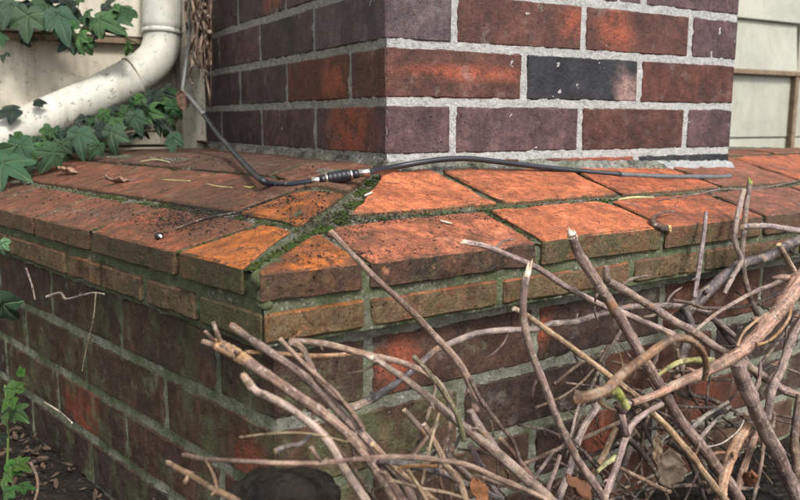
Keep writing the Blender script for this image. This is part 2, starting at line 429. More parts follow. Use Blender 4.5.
vo = s.x('ShaderNodeTexVoronoi'); vo.inputs['Scale'].default_value = 120; s.l(pos, vo.inputs['Vector'])
c = s.mix(s.ramp(s.noise(pos, 160, 6, .8), [(.55, 0.0), (.7, .7)]), c, (.09, .07, .05))
soil = s.done(c, .95, s.bump(s.math('ADD', s.noise(pos, 70, 8, .75), vo.outputs['Distance']), 1, .012), .2)
tag(link('ground', me, soil, center=False), kind='structure')

# ------------------------------------------------------------------ house wall behind (siding), both sides of the chimney
WY = .78
TX = onplane(796, 120, cw(0, WY - .03, 0), EY).dot(EX)
house = empty('house_wall', cw(0, WY, -.4), 'painted board siding of the house behind the chimney, cream at left and sage at right', 'wall')
laps = [(-.42, -.166, 0), (-.166, -.011, .000), (-.008, .190, .002), (.196, .345, .012), (.345, .5, .012), (.5, .655, .012), (.655, .81, .012), (.81, .965, .012), (.965, 1.12, .012), (1.12, 1.275, .012), (1.275, 1.43, .012)]
def board(x0, x1, z0, z1, proud, colr, dirt=.5, moss=.3, specks=.5, slope=.010):
    if z0 < -.3:      # foundation part of the wall: plain rendered strip, dark
        colr = (.06, .05, .042); dirt = 1
    bm = bmesh.new()
    y0 = WY - proud; prof = [(y0 - (slope if proud > .01 else 0), z0), (y0 + .004 * (proud > .01) , z1 + .001), (WY + .03, z1 + .001), (WY + .03, z0)]
    A = [bm.verts.new(cw(x0, y, z)) for y, z in prof]; C_ = [bm.verts.new(cw(x1, y, z)) for y, z in prof]
    bm.faces.new(A); bm.faces.new(C_[::-1])
    for i in range(4): bm.faces.new((A[i], C_[i], C_[(i + 1) % 4], A[(i + 1) % 4]))
    bmesh.ops.recalc_face_normals(bm, faces=bm.faces)
    bmesh.ops.bevel(bm, geom=[e for e in bm.edges], offset=.0018, segments=2, affect='EDGES')
    return color(link('siding_board', me_of(bm, 'siding_board'), PAINT, house), colr, dirt=dirt, moss=moss, specks=specks)
for i, (z0, z1, pr) in enumerate(laps):
    board(-2.2, -.02, z0, z1 - .002, pr, (.46, .42, .33), .75, .25, .55)
    board(.60, TX, z0, z1 - .002, pr, (.35, .35, .285), .35, .3, .12)
# the sheathing that closes the gaps between boards
color(link('sheathing', box_me(cw, (-2.2, WY + .026, -.45), (3.4, WY + .09, 1.5)), TIN, house), (.1, .08, .06))
# brown stained drip strips under the lower lap
color(link('drip_strip', box_me(cw, (.60, WY - .024, .183), (TX + .04, WY + .004, .197)), TIN, house), (.17, .12, .07))
color(link('drip_strip', box_me(cw, (-2.2, WY - .020, .183), (-.10, WY + .004, .194)), TIN, house), (.17, .12, .07))
color(link('corner_trim', box_me(cw, (TX, WY - .02, -.45), (TX + .018, WY + .06, .182)), TIN, house), (.17, .12, .07))
for k in range(4):
    z0 = [-.45, -.008, .196, .5][k]; z1 = [-.011, .176, .498, 1.4][k]
    color(link('siding_board', box_me(cw, (TX + .020, WY - .008, z0), (3.4, WY + .02, z1)), PAINT, house), (.33, .315, .25), dirt=.4, moss=.3, specks=.2)

# corner board beside the chimney
P0 = cw(0, WY - .03, 0)
xa = onplane(180, 100, P0, EY).dot(EX); xb = onplane(214, 100, P0, EY).dot(EX)
cb = link('corner_board', box_me(cw, (xa, WY - .045, -.03), (xb, WY - .014, 1.3), .003, .0015), PAINT)
color(cb, (.42, .39, .31), dirt=1.3, moss=.9, specks=.9)
tag(cb, 'peeling off-white upright board squeezed between the downspout and the chimney', 'board')

# ------------------------------------------------------------------ chimney
chim = empty('brick_chimney', cw(0, 0, -.03), 'dark purple-brown brick chimney rising from the ledge', 'chimney')
PB = (.074, .042, .041); DB = (.050, .032, .031); BR = (.072, .029, .021); BK = (.019, .019, .022); RB = (.085, .030, .020); GY = (.064, .045, .046)
def patch(o, P, r, flat=1.6):
    L = P - Vector(o.location) - Vector(o.parent.location)
    o['patch_at'] = [L.x, L.y, L.z]; o['patch_r'] = r; o['patch_flat'] = flat
def cbrick(x0, x1, y0, y1, z, colr, **props):
    e_ = .0009; me = prism([(x0 - e_ * (x0 > 0), y0 - e_ * (y0 > 0)), (x1 + e_ * (x1 < .62), y0 - e_ * (y0 > 0)), (x1 + e_ * (x1 < .62), y1 + e_), (x0 - e_ * (x0 > 0), y1 + e_)], z - e_, z + .057 + e_, cw, .0022, .0010, .04, random.random() * 90)
    k = random.uniform(.88, 1.14)
    pr = dict(moss=.1, dirt=.2, bloom=.35, ochre=0.0); pr.update(props)
    return color(link('brick', me, MB, chim), tuple(q * k for q in colr), **pr)
HD, JT, ST = .092, .010, .203
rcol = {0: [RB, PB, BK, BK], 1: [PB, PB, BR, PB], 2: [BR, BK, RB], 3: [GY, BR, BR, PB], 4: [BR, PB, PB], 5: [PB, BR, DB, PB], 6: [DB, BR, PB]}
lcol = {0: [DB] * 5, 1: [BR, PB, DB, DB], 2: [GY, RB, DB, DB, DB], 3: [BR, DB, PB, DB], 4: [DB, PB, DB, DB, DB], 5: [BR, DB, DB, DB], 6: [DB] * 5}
for cN in range(-1, 14):
    z = (cN - 1) * .068
    if cN == -1: continue
    xs = []; x = 0; first = HD if cN % 2 else ST
    while x < .60:
        x1 = min(.629, x + (first if x == 0 else ST)); xs.append((x, x1)); x = x1 + JT
    ys = []; y = 0; first = ST if cN % 2 else HD
    while y < .80:
        y1 = y + (first if y == 0 else ST); ys.append((y, y1)); y = y1 + JT
    rc = rcol.get(cN, [PB, BR, DB, PB]); lc = lcol.get(cN, [DB, PB, DB, DB, DB])
    for i, (a, b) in enumerate(xs):
        if i == 0:
            o = cbrick(a, b, 0, ys[0][1], z, rc[0], bloom=.4)
            if cN == 1: patch(o, cw(0, .10, z + .03), .09, 1.5); o.color = (*PB, 1)
            if cN == 2: patch(o, cw(.115, 0, z + .031), .125, 9.0)
        else:
            o = cbrick(a, b, 0, HD, z, rc[i % len(rc)], bloom=.3)
            if cN == 3 and i == 1: patch(o, cw(b - .008, 0, z + .035), .036, 1.4)
            if cN == 3 and i == 2: patch(o, cw(a + .055, 0, z + .03), .044, 1.2)
            if cN == 2 and i == 1: patch(o, cw(b - .020, 0, z + .014), .034, .75); o['patch_pale'] = 1.0; o['bloom'] = 0.0
            if cN == 0 and i == 1: patch(o, cw(b - .05, 0, z + .05), .12, 1.0)
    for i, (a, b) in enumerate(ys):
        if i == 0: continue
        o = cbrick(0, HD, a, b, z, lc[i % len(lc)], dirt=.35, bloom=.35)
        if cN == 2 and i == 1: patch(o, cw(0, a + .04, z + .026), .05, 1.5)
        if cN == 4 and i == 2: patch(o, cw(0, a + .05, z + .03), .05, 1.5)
# mortar skins standing just behind the brick faces, with the core behind them
MR = .0014
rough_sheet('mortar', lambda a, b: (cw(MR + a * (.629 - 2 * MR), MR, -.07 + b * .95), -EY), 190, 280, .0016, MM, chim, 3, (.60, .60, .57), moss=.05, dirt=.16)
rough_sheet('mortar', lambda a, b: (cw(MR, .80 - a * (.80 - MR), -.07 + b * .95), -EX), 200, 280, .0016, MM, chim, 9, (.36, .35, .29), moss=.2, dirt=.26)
rough_sheet('mortar', lambda a, b: (cw(.629 - MR, MR + a * .75, -.07 + b * .95), EX), 60, 120, .0016, MM, chim, 19, (.4, .39, .36), moss=.12, dirt=.30)
color(link('core', box_me(cw, (.010, .010, -.08), (.619, .80, .878)), MM, chim), (.3, .3, .27), moss=.2, dirt=.4)
# fillet of rough mortar at the foot, resting on the ledge
def fillet(name, Wp, length, n, prof, seed, colr, **props):
    vs = []; fs = []; m = len(prof)
    for i in range(n + 1):
        t = i / n * length
        k = .75 + .8 * abs(noise.noise(Vector((t * 22, seed, 0)))) + .35 * noise.noise(Vector((t * 80, seed, 4)))
        for j, (d, zz) in enumerate(prof):
            P = Wp(t, d * k, zz)
            P = P + jig(P, .0028, 110, seed)
            vs.append(P)
    for i in range(n):
        for j in range(m - 1): a = i * m + j; fs.append((a, a + 1, a + m + 1, a + m))
    me = bpy.data.meshes.new(name); me.from_pydata(vs, [], fs)
    for p in me.polygons: p.use_smooth = True
    return color(link(name, me, MM, chim), colr, **props)
def foot(t, d, zz, side):
    P = cw(t, -d, 0) if side else cw(-d, t, 0)
    u, v = uv_of(P); h = hgt(u, v) - .002
    return Vector((P.x, P.y, h + zz))
fillet('mortar_fillet', lambda t, d, zz: foot(t - .004, d, zz, True), .50, 160, [(0, .012), (.003, .010), (.006, .006), (.010, .002), (.015, -.003)], 3, (.33, .33, .29), moss=.42, dirt=.5)
fillet('mortar_fillet', lambda t, d, zz: foot(t - .004, d, zz, False), .78, 160, [(0, .012), (.003, .010), (.006, .006), (.010, .002), (.015, -.003)], 8, (.25, .23, .19), moss=.35, dirt=.6)
fillet('mortar_smear', lambda t, d, zz: foot(.462 + t, d, zz, True), .166, 80, [(0, .011), (.004, .010), (.008, .006), (.012, .002), (.015, -.003)], 14, (.52, .53, .52), moss=.0, dirt=.15)

# ------------------------------------------------------------------ plinth: wall and sloping coping
pl = empty('brick_plinth', bw(0, 0, -.42), 'brick ledge wall with two courses of sloping orange coping bricks', 'wall')
OR = (.33, .088, .034); OR2 = (.42, .125, .052); OD = (.34, .098, .018); PK = (.20, .066, .036); PK2 = (.15, .060, .036); GP = (.095, .052, .040)
def flat(z): return z
def pbrick(poly, z0, z1, colr, mat, name='brick', bev=.002, amp=.0011, **props):
    me = prism([(a / 1000, b / 1000) for a, b in poly], z0, z1, bw, bev, amp, .020 if mat is MC else .028, random.random() * 90, .0008 if mat is MC else 0)
    k = random.uniform(.9, 1.12)
    pr = dict(moss=.3, dirt=.3, bloom=.2, ochre=0.0); pr.update(props)
    return color(link(name, me, mat, pl), tuple(q * k for q in colr), **pr)
top = lambda u, v: hgt(u, v)
bot = lambda u, v: hgt(u, v) - .0245
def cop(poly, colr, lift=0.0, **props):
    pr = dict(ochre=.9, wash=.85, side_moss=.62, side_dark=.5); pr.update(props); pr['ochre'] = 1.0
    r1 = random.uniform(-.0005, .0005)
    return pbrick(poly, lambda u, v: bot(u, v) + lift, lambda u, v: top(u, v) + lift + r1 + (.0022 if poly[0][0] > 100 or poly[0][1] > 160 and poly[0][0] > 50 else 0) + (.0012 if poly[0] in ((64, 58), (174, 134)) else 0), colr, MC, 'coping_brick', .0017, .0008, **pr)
# right outer row
o = cop([(-27, -27), (69, -28), (72, 36), (60, 34), (-24, -19)], OD, dirt=.5, moss=.3, side_moss=.55, side_dark=1.2)
cop([(79, -28), (277, -28), (288, 57), (112, 57), (82, 41)], (.36, .115, .055), dirt=.46, moss=.15, side_moss=.5, side_dark=1.2)
xs = [(286, 473, 298, 484), (483, 676, 494, 684), (686, 880, 694, 888), (890, 1085, 898, 1092), (1095, 1290, 1102, 1298), (1300, 1500, 1308, 1508)]
cs = [OR2, OR, PK, OR, PK, OR]
for i, (a, b, c_, d_) in enumerate(xs): cop([(a, -28), (b, -28), (d_, 57), (c_, 57)], cs[i], dirt=[.06, .3, .35][min(i, 2)], wash=[.25, .8, 1.0][min(i, 2)], moss=.12, ochre=.9, bloom=[.2, .5, .6][min(i, 2)])
# right inner row
cop([(134, 75), (327, 75), (334, 192), (262, 192), (246, 170)], OR2, dirt=.15, moss=.1, bloom=.3, wash=.4)
xs = [(338, 531, 346, 552), (542, 744, 562, 752), (754, 950, 762, 958), (960, 1160, 966, 1168), (1170, 1370, 1178, 1378)]
for i, (a, b, c_, d_) in enumerate(xs): cop([(a, 75), (b, 75), (d_, 192), (c_, 192)], [OR2, OR, PK, OR, PK][i], dirt=.18, moss=.12, bloom=.4, wash=.5)
xs = [(905, 1100), (1110, 1310), (1320, 1500)]
for a, b in xs: cop([(a, 202), (b, 202), (b, 300), (a, 300)], PK, dirt=.3, moss=.3)
# left outer row
cop([(-28, -2), (-20, 3), (50, 49), (51, 96), (-28, 107)], OD, dirt=.15, moss=.1, side_moss=1.0, wash=.5)
vs_ = [(117, 307, 106, 299), (317, 481, 309, 481), (491, 690, 491, 690), (700, 915, 700, 915)]
for i, (a, b, c_, d_) in enumerate(vs_): cop([(-28, a), (51, c_), (51, d_), (-28, b)], [OR, PK, PK, PK2][i], dirt=[.38, .3, .36, .45][i], moss=[.15, .22, .3, .4][i], bloom=.5, side_moss=[1.0, .7, .4, .3][i], wash=1.0)
# left inner rows
cop([(64, 58), (164, 127), (131, 163), (64, 160)], OD, dirt=.2, moss=.1)
for a, b in ((170, 372), (382, 585), (595, 798), (808, 935)): cop([(64, a), (158, a), (158, b), (64, b)], random.choice([PK, PK2]), dirt=.42, moss=.30, bloom=.7, wash=1.0)
cop([(174, 134), (236, 178), (262, 205), (264, 262), (168, 262), (146, 170)], PK2, dirt=.4, moss=.25, bloom=.5)
for a, b in ((272, 475), (485, 688), (698, 925)): cop([(168, a), (262, a), (262, b), (168, b)], GP, dirt=.45, moss=.3, bloom=.8)
for a, b in ((272, 475), (485, 688), (698, 905)): cop([(272, a), (300 + .229 * (a - 200), a), (300 + .229 * (b - 200), b), (272, b)], GP, dirt=.5, moss=.3, bloom=.8)
# second coping course
def second(poly, colr, **props):
    pr = dict(ochre=1.0, side_moss=.4, wash=.4, side_dark=.25); pr.update(props); pr['ochre'] = 1.0
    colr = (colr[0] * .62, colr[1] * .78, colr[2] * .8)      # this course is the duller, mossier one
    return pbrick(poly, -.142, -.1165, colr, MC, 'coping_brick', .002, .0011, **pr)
second([(-27, -26), (60, 61), (60, 74), (-27, 74)], (.16, .09, .04), dirt=.5, moss=.5, side_moss=1.1)
second([(-26, -27), (72, -27), (72, 60), (61, 60)], OD, dirt=.25, moss=.15, side_moss=0.1)
xr = [(80, 226), (236, 424), (434, 556), (566, 768), (778, 980), (990, 1190), (1200, 1500)]
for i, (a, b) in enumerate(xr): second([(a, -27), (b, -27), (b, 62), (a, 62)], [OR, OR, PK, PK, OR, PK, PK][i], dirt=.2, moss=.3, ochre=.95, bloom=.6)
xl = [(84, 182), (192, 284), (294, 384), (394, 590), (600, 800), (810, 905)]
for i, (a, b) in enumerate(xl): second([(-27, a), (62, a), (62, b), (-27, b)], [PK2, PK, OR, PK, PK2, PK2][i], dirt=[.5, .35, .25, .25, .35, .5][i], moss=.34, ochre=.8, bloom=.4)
# wall courses
WC = [(.062, .033, .022), (.072, .042, .026), (.044, .027, .020), (.08, .034, .020)]
RED = (.17, .052, .03)
for k in range(5):
    z0 = -.220 - .068 * k; z1 = z0 + (.060 if k == 0 else .057)
    first = .092 if k % 2 == 0 else .203
    f_ = first * 1000
    pr = dict(dirt=.42, moss=.42, bloom=.25)
    if k % 2 == 0: pbrick([(0, 0), (f_, 0), (f_, f_), (0, f_)], z0, z1, WC[0], MB, **pr)
    else:
        o = pbrick([(0, 0), (203, 0), (203, 92), (92, 92), (92, 203), (0, 203)], z0, z1, WC[1], MB, dirt=.35, moss=.4)
        if k == 1: patch(o, bw(0, .04, z0 + .015), .035, 1.0)
    a = f_ + 10; i = 0
    while a < 1450:
        b = a + 203; cc = random.choice(WC); o = pbrick([(a, 0), (b, 0), (b, 92), (a, 92)], z0, z1, cc, MB, dirt=.34, moss=.2, bloom=.4)
        if k == 0 and i == 0: patch(o, bw(.128, 0, z0 + .03), .034, 1.0)
        if k == 0 and i == 0: o.color = (*WC[0], 1)
        if k == 0 and i == 1: patch(o, bw(a / 1000 - .0, 0, z0 + .045), .03, 1.0)
        if k == 1 and i in (1, 3): patch(o, bw(a / 1000 + .1, 0, z0 + .03), .06, 1.0)
        if k == 1 and i == 1: o['patch_r'] = .0
        if k == 2 and i in (1, 2): patch(o, bw(a / 1000 + .1, 0, z0 + .03), .04, 1.0)
        a = b + 10; i += 1
    a = f_ + 10; i = 0
    while a < 900:
        b = min(a + 203, 905); o = pbrick([(0, a), (92, a), (92, b), (0, b)], z0, z1, random.choice(WC[:3]), MB, dirt=.5, moss=.42, bloom=.5)
        if k == 2 and i == 1: patch(o, bw(0, a / 1000 + .13, z0 + .03), .07, 1.0)
        a = b + 10; i += 1
    if k == 1: pass
m_ = .0018
rough_sheet('mortar', lambda a, b: (bw(m_ + a * 1.49, m_, -.45 + b * .305), Vector((BX.y, -BX.x, 0))), 330, 76, .0020, MM, pl, 3, (.36, .36, .28), moss=.40, dirt=.22)
rough_sheet('mortar', lambda a, b: (bw(m_, .92 - a * (.92 - m_), -.45 + b * .305), Vector((-BY.y, BY.x, 0))), 220, 76, .0020, MM, pl, 5, (.38, .39, .28), moss=.58, dirt=.18)
# bed joint faces of the coping
rough_sheet('mortar', lambda a, b: (bw(-.0228 + a * 1.5, -.0228, -.145 + b * .059), Vector((BX.y, -BX.x, 0))), 330, 14, .0026, MM, pl, 31, (.20, .20, .14), moss=.6, dirt=.42)
rough_sheet('mortar', lambda a, b: (bw(-.0228, .92 - a * .9428, -.145 + b * .059), Vector((-BY.y, BY.x, 0))), 220, 14, .0026, MM, pl, 35, (.17, .17, .11), moss=.75, dirt=.45)
# top bed: mortar level between the coping bricks
def topbed(a, b):
    # a across 0..1 (v), b along
    u = -.0250 + (b ** 1.3) * 1.5; v = -.0250 + (a ** 1.1) * .95
    return bw(u, v, hgt(u, v) - .0030), Z3
rough_sheet('mortar', topbed, 420, 300, .0022, MM, pl, 41, (.17, .16, .12), moss=.50, dirt=.45)
# the corner of the mitre is packed with mortar
bb = Blobs()
for k in range(26):
    t = k / 25; u_ = -.021 + .05 * t * t; v_c = -.017 + .6 * (u_ + .021)
    bb.add(bw(u_, v_c, hgt(u_, v_c) - .009 + .003 * noise.noise(Vector((k, 3, 1)))), random.uniform(.006, .009), k, (1, 1, 1), 2)
    bb.add(bw(-.0195, -.0195, -.089 - .020 * t), .0062, k + .5, (1, 1, 1), 2)
color(link('mortar', bb.mesh('mitre_fill'), MM, pl), (.17, .17, .11), moss=.75, dirt=.5)
# under side of the coping
us = bmesh.new()
q = [us.verts.new(bw(a, b, -.140)) for a, b in ((-.018, -.018), (1.5, -.018), (1.5, .3), (.3, .92), (-.018, .92))]
us.faces.new(q); color(link('mortar', me_of(us, 'bed'), MM, pl), (.1, .1, .08), moss=.3, dirt=.6)
color(link('core', box_me(bw, (.015, .015, -.45), (1.5, .91, -.141)), MM, pl), (.1, .1, .08), moss=.3, dirt=.6)

# ------------------------------------------------------------------ downspout
def tube_bm(bm, pts, rads, seg=12, uvl=None, cap=True, rough=0.0, seed=0):
    n = len(pts); rings = []; L = 0
    up = Vector((.3, .2, 1)).normalized(); prevx = None; lens = []
    for i, P in enumerate(pts):
        T = (pts[min(i + 1, n - 1)] - pts[max(i - 1, 0)]).normalized()
        if prevx is None:
            X = T.cross(up)
            if X.length < .1: X = T.cross(Vector((1, 0, 0)))
        else: X = prevx - T * prevx.dot(T)
        X.normalize(); prevx = X; Y = T.cross(X)
        if i: L += (P - pts[i - 1]).length
        lens.append(L); ring = []
        for k in range(seg):
            a = 2 * math.pi * k / seg; r = rads[i]
            if rough: r *= 1 + rough * (noise.noise(Vector((math.cos(a) * 1.3 + seed, math.sin(a) * 1.3, L * 70))) + .5 * noise.noise(Vector((math.cos(a) * 3 + seed, math.sin(a) * 3, L * 260))))
            ring.append(bm.verts.new(P + (X * math.cos(a) + Y * math.sin(a)) * r))
        rings.append(ring)
    for i in range(n - 1):
        for k in range(seg):
            f = bm.faces.new((rings[i][k], rings[i][(k + 1) % seg], rings[i + 1][(k + 1) % seg], rings[i + 1][k])); f.smooth = True
            if uvl:
                for lp, (kk, ii) in zip(f.loops, ((k, i), (k + 1, i), (k + 1, i + 1), (k, i + 1))): lp[uvl].uv = (kk / seg, lens[ii])
    if cap:
        bm.faces.new(rings[0][::-1]); bm.faces.new(rings[-1])
    return rings
def spline(P, sub=6):
    out = []
    n = len(P)
    for i in range(n - 1):
        p0 = P[max(i - 1, 0)]; p1 = P[i]; p2 = P[i + 1]; p3 = P[min(i + 2, n - 1)]
        for k in range(sub):
            t = k / sub; out.append(tuple(.5 * (2 * b + (c - a) * t + (2 * a - 5 * b + 4 * c - d) * t * t + (-a + 3 * b - 3 * c + d) * t ** 3) for a, b, c, d in zip(p0, p1, p2, p3)))
    out.append(tuple(P[-1])); return out
def tube_obj(name, pts4, mat, parent=None, seg=16, sub=8, rough=0.0, cap=True):
    sp = spline(pts4, sub); bm = bmesh.new(); uvl = bm.loops.layers.uv.new('UVMap')
    tube_bm(bm, [Vector(p[:3]) for p in sp], [p[3] for p in sp], seg, uvl, cap, rough, random.random() * 50)
    return link(name, me_of(bm, name), mat, parent)
PW = (.50, .49, .42)
ds = empty('downspout', at(150, 60, 1.47), 'white round plastic downspout elbow and pipe against the cream siding', 'downspout')
r0 = .0362
def P4(x, y, d, r): v_ = at(x, y, d); return (v_.x, v_.y, v_.z, r)
up_pts = [P4(164.5, -420, 1.50, r0), P4(163, -100, 1.50, r0), P4(162.5, -20, 1.50, r0), P4(162, 34, 1.50, r0)]
color(tube_obj('upright_pipe', up_pts, PAINT, ds, 32, 4), PW, dirt=.35, moss=.15, specks=.4)
el = [P4(162, 28, 1.50, r0 * .955), P4(161.5, 44, 1.50, r0 * .955), P4(156, 58, 1.49, r0 * .955), P4(143, 71, 1.475, r0 * .96), P4(128, 79.5, 1.46, r0 * .96)]
color(tube_obj('elbow', el, PAINT, ds, 32, 6), PW, dirt=.4, moss=.25, specks=.8)
lo = [P4(134, 77, 1.465, r0), P4(100, 95, 1.44, r0), P4(50, 117, 1.41, r0), P4(0, 140, 1.38, r0), P4(-80, 176, 1.33, r0), P4(-140, 203, 1.29, r0)]
color(tube_obj('sloping_pipe', lo, PAINT, ds, 32, 5), PW, dirt=.6, moss=.2, specks=.8)
cr = [P4(162, 31, 1.5, r0 * 1.02), P4(162, 35.5, 1.5, r0 * 1.02)]
color(tube_obj('collar', cr, PAINT, ds, 32, 2), (.55, .54, .48), dirt=1, moss=.2, specks=.8)
cr = [P4(132.6, 77.2, 1.465, r0 * 1.025), P4(131.6, 77.6, 1.464, r0 * 1.025)]
color(tube_obj('seam_ring', cr, TIN, ds, 32, 2), (.2, .14, .1))

# ------------------------------------------------------------------ cable with coaxial coupler
CR = .0036
cab = empty('coaxial_cable', surf(340, 176), 'black coaxial cable with a barrel connector lying across the ledge', 'cable')
def S4(x, y, r=CR, lift=None): P = surf(x, y, r if lift is None else lift, .016 + r); return (P.x, P.y, P.z, r)
A = [P4(191, -30, 1.44, CR), P4(190, 10, 1.44, CR), P4(188.5, 45, 1.44, CR), P4(184, 78, 1.43, CR), P4(183, 91, 1.42, CR), P4(189, 97, 1.39, CR), P4(204, 115, 1.29, CR), P4(216, 132, 1.20, CR), P4(236, 155, 1.04, CR), P4(252, 172, .93, CR), P4(262, 180.5, .875, CR)]
tail = [S4(272, 184), S4(290, 184.5), S4(306, 182.5), S4(316, 180.5)]
j = at(0, 0, 1)
sh1 = tube_obj('sheath', A[:7], SHEATH, cab, 12, 8); color(sh1, (.13, .13, .12)); sh1['label'] = 'dusty grey upper run of the cable'
color(tube_obj('sheath', A[6:] + tail, SHEATH, cab, 12, 8), (.013, .016, .022))
a1 = Vector(S4(312, 181.2)[:3]); a2 = Vector(S4(370, 171.8)[:3])
a2 = at(370, 171.8, ((a1 - CAM).dot(FW) + .004))
def seg_(name, t0, t1, r, mat, ribs=0):
    pts = []
    n = 2 if not ribs else ribs * 4
    for i in range(n + 1):
        t = t0 + (t1 - t0) * i / n; rr = r * (1 + (.045 if ribs and i % 4 in (1, 2) else 0)); P = a1.lerp(a2, t); pts.append((P.x, P.y, P.z, rr))
    bm = bmesh.new(); tube_bm(bm, [Vector(p[:3]) for p in pts], [p[3] for p in pts], 20); 
    for f in bm.faces: f.smooth = len(f.verts) == 4
    me = me_of(bm, name); o = link(name, me, mat, cab); return o
seg_('ferrule', 0, .15, .0046, STEEL); seg_('collar', .14, .24, .0052, RUB); seg_('washer', .235, .29, .0060, STEEL)
seg_('coupler', .28, .66, .0066, RUB, 5); seg_('washer', .655, .70, .0060, STEEL); seg_('collar', .695, .80, .0050, RUB); seg_('ferrule', .79, 1.0, .0047, STEEL)
c1 = [(a2.x, a2.y, a2.z, CR)] + [S4(x, y) for x, y in ((392, 167.5), (420, 162.5), (445, 159.2), (470, 158.8), (500, 162), (540, 167), (580, 171), (620, 174.5))]
color(tube_obj('sheath', c1, SHEATH, cab, 12, 8), (.013, .016, .022))
c2 = [c1[-1]] + [S4(x, y) for x, y in ((660, 176.5), (700, 177), (722, 177), (730, 176))]
o = tube_obj('sheath', c2, SHEATH, cab, 12, 8, .05); color(o, (.09, .09, .09)); o['label'] = 'end of the cable smeared with grey mortar'

# ------------------------------------------------------------------ ivy
def leaf_mesh(seed, lobes=((0, 1.0, .30), (58, .80, .28), (-58, .80, .28), (118, .58, .32), (-118, .58, .32))):
    rnd = random.Random(seed); NA, NR = 64, 7
    lb = [(R(a + rnd.uniform(-6, 6)), l * rnd.uniform(.9, 1.08), w_) for a, l, w_ in lobes]
    def rad(th):
        r = .46
        for a, l, w_ in lb:
            d = abs((th - a + math.pi) % (2 * math.pi) - math.pi)
            r = max(r, .46 + (l - .46) * max(0, 1 - (d / .58)) ** .95)
        # notch at the stalk
        d = abs((th - math.pi + math.pi) % (2 * math.pi) - math.pi)
        if d < .4: r *= .45 + .55 * (d / .4)
        return r
    bm = bmesh.new(); ly = bm.verts.layers.float.new('vein')
    cup = rnd.uniform(.0, .7); tw = rnd.uniform(-.7, .7)
    rows = [[bm.verts.new((0, 0, 0))]]
    rows[0][0][ly] = 1
    for j in range(1, NR + 1):
        row = []
        for k in range(NA):
            th = 2 * math.pi * k / NA - math.pi; r = rad(th) * j / NR
            x = r * math.sin(th); y = r * math.cos(th)
            dv = 9
            for a, l, w_ in lb:
                along = x * math.sin(a) + y * math.cos(a); off = abs(x * math.cos(a) - y * math.sin(a))
                if along > 0: dv = min(dv, off)
            dz_ = min(dv, .35); z = .42 * dz_ * (1 - .8 * dz_) + .09 * noise.noise(Vector((x * 2.2 + seed * 3, y * 2.2, 7))) - cup * r * r + tw * x * y + .04 * noise.noise(Vector((x * 4 + seed, y * 4, 0)))
            v_ = bm.verts.new((x, y, z)); v_[ly] = max(0, 1 - dv / .035); row.append(v_)
        rows.append(row)
    for k in range(NA):
        bm.faces.new((rows[0][0], rows[1][k], rows[1][(k + 1) % NA]))
        for j in range(1, NR): bm.faces.new((rows[j][k], rows[j + 1][k], rows[j + 1][(k + 1) % NA], rows[j][(k + 1) % NA]))
    for f in bm.faces: f.smooth = True
    bmesh.ops.recalc_face_normals(bm, faces=bm.faces)
    me = me_of(bm, 'leaf', True); me.materials.append(LEAF); return me
LM = [leaf_mesh(i) for i in range(6)] + [leaf_mesh(20 + i, ((0, 1.0, .3), (48, .66, .28), (-52, .70, .28))) for i in range(3)] + [leaf_mesh(30 + i, ((0, .95, .3), (64, .92, .28), (-60, .86, .28), (125, .5, .3), (-120, .62, .3))) for i in range(3)]
G1 = (.017, .060, .016); G2 = (.034, .098, .020); G3 = (.045, .115, .014); G4 = (.006, .020, .011); G5 = (.024, .066, .028)
def leaf(parent, px, py, d, size, ang, colr, tilt=(0, 0)):
    """size in photo pixels across; ang = direction the tip points, degrees clockwise from down"""
    P = at(px, py, d); s_ = size * d / FPX * random.uniform(.46, .70)
    o = bpy.data.objects.new('leaf', random.choice(LM)); COL.objects.link(o); o.parent = parent
    yv = (-UP * math.cos(R(ang)) - RT * math.sin(R(ang))); zv = -FW
    q = Matrix.Rotation(R(tilt[0]), 3, RT) @ Matrix.Rotation(R(tilt[1]), 3, UP)
    yv = q @ yv; zv = q @ zv; xv = yv.cross(zv)
    M = Matrix((xv, yv, zv)).transposed().to_4x4()
    o.matrix_parent_inverse = Matrix.Identity(4)
    o.matrix_basis = Matrix.Translation(P - yv * s_ * .3 - Vector(parent.location)) @ M @ Matrix.Scale(s_, 4)
    o.color = (*[c_ * random.uniform(.85, 1.2) for c_ in colr], 1)
    return o
def ivy(name, label, stem_pts, leaves, stem_r=.0022, stem_col=(.09, .075, .04)):
    e = empty(name, at(*stem_pts[0][:3]), label, 'ivy')
    color(tube_obj('stem', [P4(x, y, d, stem_r) for x, y, d in stem_pts], STEM, e, 8, 6, .1), stem_col)
    for L in leaves:
        o = leaf(e, *L)
    return e
rt = lambda a, b: random.uniform(a, b)
def T(): return (rt(-60, 22), rt(-50, 50))
